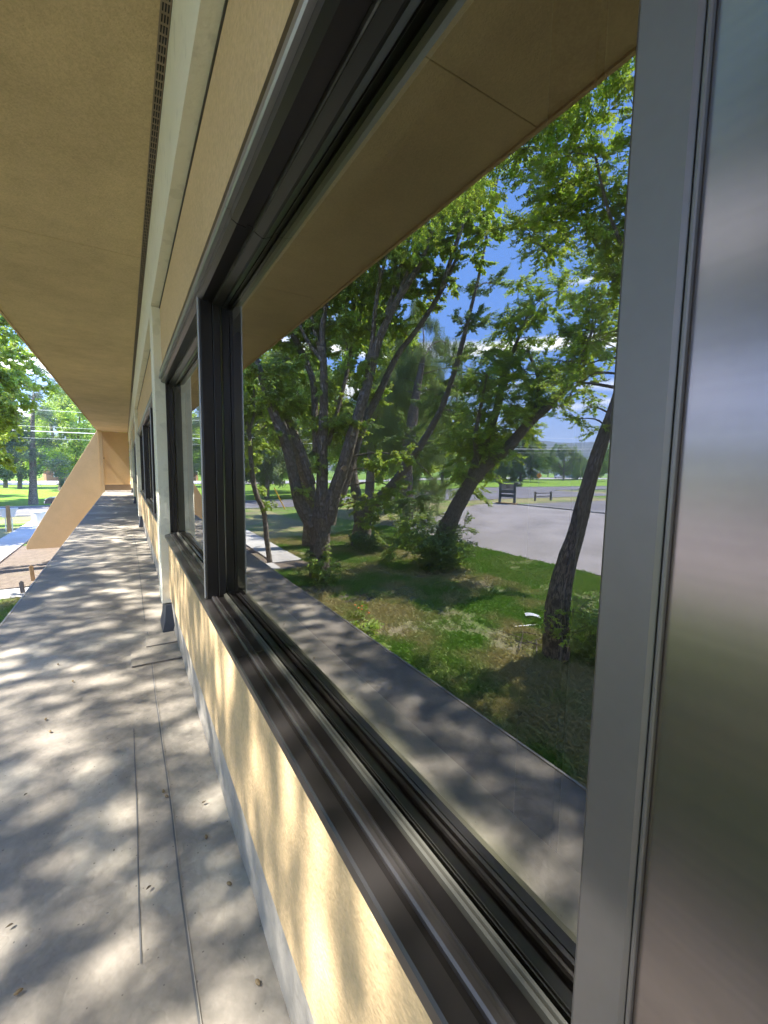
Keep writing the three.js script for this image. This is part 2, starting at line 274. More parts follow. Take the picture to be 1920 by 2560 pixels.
// windows
const GY0 = 0.917, GY1 = 2.19;
function windowBay(zNear, zFar, mull, panels = [], splices = []) {
  const w = new THREE.Group(); w.name = 'window'; B.add(w);
  const cuts = [zNear, ...splices, zFar];
  for (let k = 0; k < cuts.length - 1; k++) {
    const a = cuts[k] - (k ? 0.0015 : 0), b = cuts[k + 1] + (k < cuts.length - 2 ? 0.0015 : 0);
    part('sill_flange', prism([[-0.105, 0.868], [-0.105, 0.889], [-0.101, 0.893], [-0.074, 0.897], [-0.074, 0.868]], a, b), M.lip, w);
    part('sill_track', prism([[-0.0735, 0.85], [-0.0735, 0.896], [-0.0665, 0.898], [-0.0665, 0.85]], a, b), M.bronze, w);
    part('sill_rail', prism([[-0.066, 0.85], [-0.066, 0.905], [-0.063, 0.909], [-0.056, 0.910], [-0.054, 0.905], [-0.048, 0.905], [-0.046, 0.908], [-0.042, 0.906], [-0.042, 0.85]], a, b), M.rail, w);
    part('sill_channel', prism([[-0.0415, 0.85], [-0.0415, 0.899], [-0.014, 0.901], [-0.014, 0.85]], a, b), M.bronze, w);
    part('head_flange', prism([[-0.098, 2.268], [-0.098, 2.312], [-0.07, 2.312], [-0.07, 2.268]], a, b), M.bronze, w);
    part('head_drip', prism([[-0.104, 2.240], [-0.108, 2.245], [-0.108, 2.262], [-0.104, 2.267], [-0.075, 2.267], [-0.075, 2.240]], a, b), M.silver, w);
    part('head_rail', prism([[-0.092, 2.215], [-0.092, 2.239], [-0.05, 2.239], [-0.05, 2.203], [-0.075, 2.206]], a, b), M.bronze, w);
    part('head_channel', prism([[-0.0495, 2.212], [-0.0495, 2.30], [-0.031, 2.30], [-0.031, 2.210]], a, b), M.bronze, w);
    part('head_bead', prism([[-0.0305, 2.199], [-0.0305, 2.30], [-0.026, 2.30], [-0.026, 2.197], [-0.028, 2.196]], a, b), M.bronzeWorn, w);
    part('head_stop', prism([[-0.0255, 2.198], [-0.0255, 2.30], [0.05, 2.30], [0.05, 2.186], [-0.004, 2.186]], a, b), M.bronze, w);
  }
  part('glazing_gasket', prism([[-0.0135, 0.85], [-0.0135, 0.912], [-0.010, 0.915], [-0.008, 0.912], [-0.006, 0.916], [-0.003, 0.918], [-0.003, 0.85]], zNear, zFar), M.seal, w);
  part('glazing_stop', box(0.003, 0.070, 0.85, 0.922, zNear, zFar), M.bronze, w);
  part('window_stool', box(0.0705, 0.160, 0.86, 0.920, zNear, zFar, 0.003), M.stool, w);
  part('head_lining', box(0.051, 0.10, 2.14, 2.30, zNear, zFar, 0.003), M.inner, w);
  const jamb = (z, s) => {
    part('jamb', [box(-0.060, -0.034, 0.911, 2.205, z, z + s * 0.020), box(-0.0335, -0.004, 0.911, 2.19, z, z + s * 0.034)], M.bronze, w);
  };
  jamb(zNear, -1); jamb(zFar, 1);
  const edges = [zNear];
  for (const [z, wd] of mull) {
    const m = part('mullion', [box(-0.034, -0.0035, 0.902, 2.195, z, z - wd, 0.002), box(0.004, 0.05, 0.90, 2.195, z, z - wd)], M.bronze, w);
    part('mullion_cap', [box(-0.085, -0.0345, 0.897, 2.225, z - (wd > 0.044 ? 0.0003 : 0.004), z - wd + 0.004, 0.003)], wd > 0.044 ? M.trim : M.bronze, m);
    if (wd < 0.044) part('mullion_edge', box(-0.093, -0.0853, 0.90, 2.222, z - 0.010, z - wd + 0.010, 0.002), M.silver, m);
    edges.push(z, z - wd);
  }
  edges.push(zFar);
  for (let k = 0; k < edges.length; k += 2) {
    const a = edges[k], b = edges[k + 1];
    if (panels.includes(k / 2)) {
      part('metal_panel', box(-0.078, -0.070, 0.911, 2.204, a, b, 0.0015), M.panel, w, 'brushed metal infill panel');
      part('panel_backing', box(-0.069, 0.05, 0.911, 2.204, a, b), M.dark, w);
      part('panel_bead', box(-0.0835, -0.0785, 0.911, 2.204, b + 0.0008, b + 0.0038, 0.0008), M.trim, w);
      continue;
    }
    const g = new THREE.PlaneGeometry(Math.abs(a - b), GY1 + 0.02 - GY0 + 0.02).rotateY(-Math.PI / 2).translate(0, (GY0 + GY1) / 2, (a + b) / 2);
    part('pane', g, M.glass, w);
  }
}
windowBay(3.13, -4.2, [[2.1, 0.05], [1.0, 0.045], [-0.142, 0.045], [-2.03, 0.042]], [2], [-1.36]);
windowBay(-4.2 - PW, -11.85, [[-6.1, 0.042], [-8.8, 0.042]], [], [-7.4]);
windowBay(-11.85 - PW, -19.5, [[-13.8, 0.042], [-16.4, 0.042]]);
windowBay(-19.5 - PW, -27.15, [[-21.4, 0.042], [-24.1, 0.042]]);
// ---------------------------------------------------------------- ground
const X_LOT = -15.45;
function dryness(x, z) {       // 0 green turf .. 1 straw, 2 bare earth
  const a = fbm(x / 64 + 7, z / 64 + 7, 16, 4, 201), b = fbm(x / 64 + 7, z / 64 + 7, 64, 4, 205);
  let d = sstep(0.34, 0.58, a * 0.55 + b * 0.45) * 0.95; if (x > -11 && z > -16) d = clamp(d * 1.05);
  if (z < -56) d *= 0.12;                                        // watered park
  if (x < X_LOT + 3.2 && x > X_LOT) d *= 0.25;                       // watered verge by the car park
  return d;
}
{
  const geo = (x0, x1, z0, z1, nx, nz, hole) => {
    const pos = [], col = [], uv = [], idx = [];
    for (let j = 0; j <= nz; j++) for (let i = 0; i <= nx; i++) {
      const x = lerp(x0, x1, i / nx), z = lerp(z0, z1, j / nz);
      pos.push(x, gy(x, z), z); uv.push(x, z);
      const d = dryness(x, z), e = sstep(0.52, 0.68, fbm(x / 64 + 3, z / 64 + 2, 40, 4, 211)) * (z > -56 ? 1 : 0);
      let r = lerp(0.18, 0.45, d), g = lerp(0.34, 0.40, d), b = lerp(0.028, 0.19, d);
      const mulch = (x > -6.8 && z > -30 && z < -12) ? 1 : 0, bed = Math.max(mulch * sstep(0.3, 0.5, fbm(x / 64 + 3, z / 64, 60, 3, 215) + 0.15), e * 0.55);
      r = lerp(r, 0.27, bed); g = lerp(g, 0.215, bed); b = lerp(b, 0.175, bed);
      if (z < -56) { r = 0.25; g = 0.43; b = 0.03; }
      col.push(r, g, b);
    }
    for (let j = 0; j < nz; j++) for (let i = 0; i < nx; i++) {
      const q = j * (nx + 1) + i; if (hole && hole(lerp(x0, x1, (i + .5) / nx), lerp(z0, z1, (j + .5) / nz))) continue;
      idx.push(q, q + nx + 1, q + 1, q + 1, q + nx + 1, q + nx + 2);
    }
    const g = new THREE.BufferGeometry(); g.setAttribute('position', new THREE.Float32BufferAttribute(pos, 3)); g.setAttribute('color', new THREE.Float32BufferAttribute(col, 3)); g.setAttribute('uv', new THREE.Float32BufferAttribute(uv, 2)); g.setIndex(idx); g.computeVertexNormals(); return g;
  };
  const grassTex = tex(1024, 2.5, (u, v) => { const a = fbm(u, v * 0.5, 300, 2, 221), b = fbm(u, v, 24, 4, 223); const k = 0.45 + 0.6 * a + 0.5 * (b - 0.5); return [k, k, k * 0.95]; }, true);
  const grassBump = tex(512, 1.2, (u, v) => grey(fbm(u, v, 110, 3, 227)), false);
  M.ground = new THREE.MeshStandardMaterial({ map: grassTex, bumpMap: grassBump, bumpScale: 0.03, vertexColors: true, roughness: 1 });
  const g1 = geo(-64, 8, 16, -64, 220, 240), g2 = geo(-1400, 1000, 400, -1500, 240, 190, (x, z) => x > -60 && x < 0 && z > -60 && z < 8);
  const p = g2.attributes.position; for (let i = 0; i < p.count; i++) p.setY(i, p.getY(i) - 0.05);
  structure('ground', mergeGeometries([g1.toNonIndexed(), g2.toNonIndexed()]), M.ground);
}
function drape(x0, x1, z0, z1, off, res = 1, inside) {
  const nx = Math.max(1, Math.round(Math.abs(x1 - x0) / res)), nz = Math.max(1, Math.round(Math.abs(z1 - z0) / res)), pos = [], uv = [], idx = [];
  for (let j = 0; j <= nz; j++) for (let i = 0; i <= nx; i++) { const x = lerp(x0, x1, i / nx), z = lerp(z0, z1, j / nz); pos.push(x, gy(x, z) + off, z); uv.push(x, z); }
  for (let j = 0; j < nz; j++) for (let i = 0; i < nx; i++) { if (inside && !inside(lerp(x0, x1, (i + .5) / nx), lerp(z0, z1, (j + .5) / nz))) continue; const q = j * (nx + 1) + i; idx.push(q, q + nx + 1, q + 1, q + 1, q + nx + 1, q + nx + 2); }
  const g = new THREE.BufferGeometry(); g.setAttribute('position', new THREE.Float32BufferAttribute(pos, 3)); g.setAttribute('uv', new THREE.Float32BufferAttribute(uv, 2)); g.setIndex(idx); g.computeVertexNormals();
  if (g.attributes.normal.getY(0) < 0) { for (let i = 0; i < idx.length; i += 3) [idx[i], idx[i + 1]] = [idx[i + 1], idx[i]]; g.setIndex(idx); g.computeVertexNormals(); }
  return g;
}
const asphaltTex = (seed, r, g, b) => tex(1024, 9, (u, v) => {
  const a = fbm(u, v, 340, 2, seed), m = fbm(u, v, 6, 5, seed + 3), cr = Math.abs(fbm(u, v, 5, 4, seed + 9) - 0.5), s = fbm(u, v * 0.3, 14, 4, seed + 12);
  const k = 0.70 + 0.30 * a + 0.42 * (m - 0.5) + 0.22 * (s - 0.5) - 0.30 * (1 - sstep(0, 0.006, cr)); return [r * k, g * k, b * k];
});
M.lot = new THREE.MeshStandardMaterial({ map: asphaltTex(231, 0.31, 0.285, 0.28), roughness: 0.95 });
M.road = new THREE.MeshStandardMaterial({ map: asphaltTex(241, 0.20, 0.19, 0.20), roughness: 0.95 });
M.concrete = new THREE.MeshStandardMaterial({ map: asphaltTex(251, 0.50, 0.48, 0.45), roughness: 0.9 });
structure('parking_lot', drape(-30.2, X_LOT, 20, -33, 0.03, 1, (x, z) => z > -24.6 - (x - X_LOT) * -0.35 - 0 && !(x < -26 && z < -30)), M.lot);
structure('street', drape(-140, 6, -46.6, -56.5, 0.05, 1), M.road);
structure('driveway', drape(-60, -30.2, -33.5, -46.6, 0.035, 1), M.road);
structure('driveway', drape(-60, -31.2, 18, -27.6, 0.04, 1), M.road);
structure('far_road', drape(-420, 60, -116, -140, 0.10, 6), M.concrete);
{ // kerbs
  const kerb = (pts, w, h) => { const out = []; for (let i = 0; i < pts.length - 1; i++) { const [xa, za] = pts[i], [xb, zb] = pts[i + 1], L = Math.hypot(xb - xa, zb - za), n = Math.ceil(L / 3); for (let k = 0; k < n; k++) { const x = lerp(xa, xb, (k + .5) / n), z = lerp(za, zb, (k + .5) / n), ya = gy(lerp(xa, xb, k / n), lerp(za, zb, k / n)), yb = gy(lerp(xa, xb, (k + 1) / n), lerp(za, zb, (k + 1) / n)); const g = metreUV(new THREE.BoxGeometry(L / n - 0.01, h + 0.15, w)); g.rotateZ(Math.atan2(yb - ya, L / n)); g.rotateY(-Math.atan2(zb - za, xb - xa)); g.translate(x, (ya + yb) / 2 + h / 2 - 0.05, z); out.push(g); } } return out; };
  for (const [i, pts] of [[[-30.4, 18], [-30.4, -27.2]], [[-140, -46.5], [-61, -46.5]], [[-14, -46.5], [6, -46.5]], [[-140, -56.7], [6, -56.7]]].entries()) {
    const k = structure('kerb', mergeGeometries(kerb(pts, 0.16, 0.10)), M.concrete);
  }
}
// pavement slabs by the building, each a stone of its own
{
  const path = new THREE.Group(); path.name = 'footpath'; path.userData.kind = 'structure'; scene.add(path);
  const slab = (pts) => { // four corners x,z
    const s = new THREE.Shape(pts.map(p => new THREE.Vector2(p[0], -p[1]))), g = new THREE.ExtrudeGeometry(s, { depth: 0.12, bevelEnabled: true, bevelSize: 0.01, bevelThickness: 0.01, bevelSegments: 1, bevelOffset: -0.01 }).rotateX(-Math.PI / 2);
    const cx = pts.reduce((a, p) => a + p[0], 0) / 4, cz = pts.reduce((a, p) => a + p[1], 0) / 4; g.translate(0, gy(cx, cz) - 0.06, 0); part('paving_slab', metreUV(g), M.concrete, path);
  };
  const w = 1.45;
  for (let k = 0; k < 9; k++) { const z0 = -19.3 - k * 1.62, z1 = z0 - 1.60, xa = -5.35 + 0.0 * k; slab([[xa, z0], [xa - w, z0], [xa - w, z1], [xa, z1]]); }
  for (let k = 0; k < 4; k++) { const x0 = -5.33 + k * 1.05; slab([[x0, -18.0], [x0 + 1.03, -18.0], [x0 + 1.03, -19.28], [x0, -19.28]]); }
  for (let k = 0; k < 9; k++) { const z0 = -33.9 - k * 1.4; slab([[-5.35, z0], [-6.8, z0], [-6.8, z0 - 1.38], [-5.35, z0 - 1.38]]); }
}
// hills
{
  const n = 160, pos = [], idx = [], rows = 7;
  for (let j = 0; j <= rows; j++) for (let i = 0; i <= n; i++) {
    const a = lerp(-0.2, Math.PI + 0.4, i / n), R = 1000 + j * 120, prof = 40 + 120 * fbm(i / n, 0.3, 6, 5, 261) * Math.sin(Math.min(1, j / 4) * Math.PI / 2) ;
    const h = j === 0 ? -6 : prof * Math.sin(Math.min(1, j / 5) * Math.PI / 2) * (0.75 + 0.5 * fbm(i / n, j / rows, 20, 4, 263));
    pos.push(-Math.sin(a) * R, h, -Math.cos(a) * R);
  }
  for (let j = 0; j < rows; j++) for (let i = 0; i < n; i++) { const q = j * (n + 1) + i; idx.push(q, q + 1, q + n + 1, q + 1, q + n + 2, q + n + 1); }
  const g = new THREE.BufferGeometry(); g.setAttribute('position', new THREE.Float32BufferAttribute(pos, 3)); g.setIndex(idx); g.computeVertexNormals();
  const uv = []; for (let i = 0; i < pos.length; i += 3) uv.push(pos[i], pos[i + 2]); g.setAttribute('uv', new THREE.Float32BufferAttribute(uv, 2));
  structure('hills', g, new THREE.MeshStandardMaterial({ map: tex(512, 160, (u, v) => { const k = 0.6 + 0.8 * fbm(u, v, 30, 4, 267); return [0.055 * k, 0.075 * k, 0.045 * k]; }), roughness: 1, side: THREE.DoubleSide }));
}
scene.fog = new THREE.FogExp2(C(0.62, 0.74, 0.95).getHex(), 0.0005);

// ---------------------------------------------------------------- leaves, bark
const barkMap = tex(512, 1, (u, v) => { const w = u + 0.05 * (fbm(u, v, 6, 3, 301) - 0.5), r = Math.abs(fbm(w, v * 0.25, 18, 4, 303) - 0.5) * 2, f = fbm(u, v, 90, 2, 305), k = 0.45 + 0.9 * sstep(0.02, 0.35, r) * (0.7 + 0.5 * f); return [0.235 * k, 0.195 * k, 0.155 * k]; });
const barkBump = tex(512, 1, (u, v) => { const w = u + 0.05 * (fbm(u, v, 6, 3, 301) - 0.5), r = Math.abs(fbm(w, v * 0.25, 18, 4, 303) - 0.5) * 2; return grey(sstep(0, 0.4, r) * 0.8 + 0.2 * fbm(u, v, 60, 2, 305)); }, false);
M.bark = new THREE.MeshStandardMaterial({ map: barkMap, bumpMap: barkBump, bumpScale: 0.045, roughness: 0.95 });
M.barkGrey = new THREE.MeshStandardMaterial({ map: barkMap, color: C(1.15, 1.2, 1.25), bumpMap: barkBump, bumpScale: 0.04, roughness: 0.95 });
const leafMat = (r, g, b, t = 0.45) => new THREE.MeshPhysicalMaterial({ color: C(r, g, b), roughness: 0.97, transmission: t, thickness: 0, side: THREE.DoubleSide });
M.leaf = leafMat(0.30, 0.42, 0.04, 0.6); M.leafDark = leafMat(0.17, 0.27, 0.045, 0.5); M.leafWillow = leafMat(0.20, 0.28, 0.08, 0.5); M.leafBright = leafMat(0.36, 0.50, 0.05, 0.6); M.needle = leafMat(0.13, 0.20, 0.11, 0.35);
function leafShape(len, wid, lobed, R) {        // pointed leaf folded on its midrib, lying along +x
  const z = [0, 0.18, 0.42, 0.7, 1], w = lobed ? [0.08, 0.85, 0.75, 1.0, 0] : [0, 0.8, 1, 0.62, 0], tris = [];
  const P = (i, s) => [len * z[i], -Math.abs(s) * wid * w[i] * 0.22 - 0.12 * len * z[i] * z[i], s * wid * w[i] / 2];
  for (let i = 0; i < 4; i++) for (const s of [-1, 1]) { const a = P(i, 0), b = P(i + 1, 0), c = P(i, s), d = P(i + 1, s); if (i > 0) tris.push(...(s > 0 ? [a, b, c] : [a, c, b])); if (i < 3) tris.push(...(s > 0 ? [b, d, c] : [b, c, d])); }
  return tris;
}
function sprig(seed, n, len, leafLen, leafWid, kind) {
  const R = rng(seed), pos = [], m = new THREE.Matrix4(), v = new THREE.Vector3(), e = new THREE.Euler();
  for (let i = 0; i < n; i++) {
    const t = (i + 0.5) / n, s = 0.75 + 0.5 * R();
    let ax = len * t, ay = 0.10 * len * (R() - 0.5), az = 0.12 * len * (R() - 0.5);
    if (kind === 'willow') { ay = -len * t * 1.0; ax = 0.12 * len * t + 0.05 * len * (R() - 0.5); }
    e.set((R() - 0.5) * 1.6, (i % 2 ? 1 : -1) * (0.5 + 0.9 * R()) + (R() - 0.5) * 0.8, (R() - 0.62) * 1.2, 'YXZ');
    if (kind === 'willow') e.set((R() - 0.5) * 2, R() * 6.28, -0.9 - 0.6 * R(), 'YXZ');
    if (kind === 'clump') { ax = len * (R() - 0.5); ay = len * (R() - 0.5); az = len * (R() - 0.5); e.set((R() - 0.5) * 2.4, R() * 6.28, (R() - 0.6) * 1.6, 'YXZ'); }
    m.makeRotationFromEuler(e);
    for (const p of leafShape(leafLen * s, leafWid * s, kind === 'maple', R)) { v.set(...p).applyMatrix4(m); pos.push(v.x + ax, v.y + ay, v.z + az); }
  }
  const g = new THREE.BufferGeometry(); g.setAttribute('position', new THREE.Float32BufferAttribute(pos, 3)); g.computeVertexNormals(); return g;
}
const SP = {
  maple: sprig(401, 11, 0.34, 0.115, 0.10, 'maple'), oval: sprig(402, 13, 0.36, 0.10, 0.055, 'oval'), small: sprig(403, 12, 0.26, 0.075, 0.042, 'oval'),
  willow: sprig(404, 22, 0.75, 0.10, 0.016, 'willow'), far: sprig(405, 22, 1.1, 0.30, 0.22, 'clump'), needle: sprig(406, 20, 0.8, 0.34, 0.05, 'clump'), bough: sprig(408, 20, 0.42, 0.17, 0.13, 'clump'), wide: sprig(407, 14, 0.55, 0.16, 0.12, 'clump'),
};
function foliage(name, spots, geo, mat, parent, seed, hue = 0.25, scale = 1, droop = false) {
  const R = rng(seed), im = new THREE.InstancedMesh(geo, mat, spots.length), m = new THREE.Matrix4(), q = new THREE.Quaternion(), e = new THREE.Euler(), s = new THREE.Vector3(), c = new THREE.Color();
  spots.forEach((p, i) => {
    if (droop) e.set(0, R() * 6.28, (R() - 0.5) * 0.3); else if (p.length > 3) e.set((R() - 0.5) * 1.2, Math.atan2(-p[5], p[3]) + (R() - 0.5) * 1.2, Math.asin(clamp(p[4], -0.9, 0.9)) * 0.6 - 0.25 + (R() - 0.5) * 0.7, 'YXZ'); else e.set((R() - 0.5) * 2, R() * 6.28, (R() - 0.5) * 1.6);
    const k = scale * (0.7 + 0.6 * R()); q.setFromEuler(e); im.setMatrixAt(i, m.compose(new THREE.Vector3(p[0], p[1], p[2]), q, s.set(k, k, k)));
    const b = 1 + hue * (R() - 0.5) * 2, y = 1 + hue * 0.6 * (R() - 0.3); im.setColorAt(i, c.setRGB(b * y, b, b * (0.8 + 0.4 * R())));
  });
  im.name = name; im.castShadow = im.receiveShadow = true; im.userData.kind = 'stuff'; parent.add(im); return im;
}
// a tree: limbs [[x,y,z,r]..], clumps [x,y,z,r]; each clump hangs on a branch from the nearest limb and breaks into twigs that carry the leaves
function tree(name, label, category, data, o) {
  const { leaf, mat, bark = M.bark, dens = 60, seed = 1, scale = 1, hue = 0.25, droop = false, twigs = 11, grow = 1, fill = 0, fillMin = 5, group, base = data.limbs[0][0] } = o, R = rng(seed);
  const t = thing(name, label, category, [base[0], gy(base[0], base[2]), base[2]], 0, group), ox = t.position.x, oy = t.position.y, oz = t.position.z;
  const L = p => [p[0] - ox, p[1] - oy, p[2] - oz, p[3]];
  const trunk = data.limbs[0].map(L), p0 = trunk[0];
  const flare = [[p0[0], Math.min(p0[1], 0) - 0.25, p0[2], p0[3] * 1.25], ...trunk];
  part('trunk', tube(flare, 18, 0.22, seed), bark, t);
  data.limbs.slice(1).forEach((l, i) => part('limb', tube(l.map(L), 12, 0.18, seed + 7 * i), bark, t));
  const nodes = []; data.limbs.forEach(l => { const p = l.map(L); for (let i = 0; i < p.length - 1; i++) for (let k = 0; k < 4; k++) { const f = k / 4; if (i + f > 0.34 * (p.length - 1) || l !== data.limbs[0]) nodes.push([0, 1, 2, 3].map(a => lerp(p[i][a], p[i + 1][a], f))); } nodes.push(p[p.length - 1]); });
  const spots = [], wood = [];
  const all = [...data.clumps]; for (let i = 0; i < fill; i++) { const n = nodes[Math.floor(R() * nodes.length)], q = 1.2 * R(); if (n[1] > fillMin) all.push([n[0] + ox + (R() - .5) * 1.6 - 0.5 * q, n[1] + oy + 0.9 * R(), n[2] + oz + (R() - .5) * 1.6 - q, 0.45 + 0.4 * R(), 0.9]); }
  for (const c0 of all) {
    const c = L(c0), r = c[3] * (c0[4] ? 1 : grow); let best = null, bd = 1e9;
    for (const n of nodes) { const d = Math.hypot(n[0] - c[0], n[1] - c[1], n[2] - c[2]) + Math.max(0, n[1] - c[1]) * 1.2; if (d < bd) { bd = d; best = n; } }
    const br = Math.min(best[3] * 0.55, 0.014 + 0.012 * bd), mid = [lerp(best[0], c[0], 0.5) + (R() - 0.5) * 0.25 * bd, lerp(best[1], c[1], 0.5) + 0.10 * bd, lerp(best[2], c[2], 0.5) + (R() - 0.5) * 0.25 * bd];
    if (bd < 9 && c[1] > 2.6) wood.push(tube([[best[0], best[1], best[2], br], [...mid, br * 0.75], [c[0], c[1], c[2], br * 0.4]], 6));
    const nT = Math.max(4, Math.round(twigs * (0.7 + 0.6 * R()))), per = Math.max(2, Math.round(dens * (c0[4] ?? 1) * r * r / nT));
    for (let k = 0; k < nT; k++) {
      const th = R() * 6.283, ph = Math.acos(1 - 1.75 * R()), d = [Math.sin(ph) * Math.cos(th), Math.cos(ph) * 0.9, Math.sin(ph) * Math.sin(th)], len = r * (0.55 + 0.75 * R());
      const st = [c[0] + (R() - 0.5) * 0.5 * r, c[1] + (R() - 0.5) * 0.5 * r, c[2] + (R() - 0.5) * 0.5 * r];
      const en = [st[0] + d[0] * len, st[1] + d[1] * len - (droop ? 0.4 * len : 0.05 * len), st[2] + d[2] * len];
      if (r > 0.25 && k < 7) wood.push(tube([[...st, 0.012 * Math.min(1.4, r + 0.3)], [(st[0] + en[0]) / 2, (st[1] + en[1]) / 2 + 0.06 * len, (st[2] + en[2]) / 2, 0.008], [...en, 0.003]], 4));
      for (let i = 0; i < per; i++) { const f = 0.15 + 0.9 * R(), j = 0.26 * r * (1 - 0.4 * f); spots.push([lerp(st[0], en[0], f) + (R() - 0.5) * j, lerp(st[1], en[1], f) + (R() - 0.5) * j, lerp(st[2], en[2], f) + (R() - 0.5) * j, d[0], d[1], d[2]]); }
    }
  }
  if (wood.length) part('branches', wood, bark, t).userData.kind = 'stuff';
  foliage('foliage', spots, leaf, mat, t, seed + 3, hue, scale, droop);
  if (data.over) foliage('foliage', data.over.map(p => [p[0] - ox, p[1] - oy, p[2] - oz]), SP.bough, mat, t, seed + 4, hue, 0.29);
  return t;
}
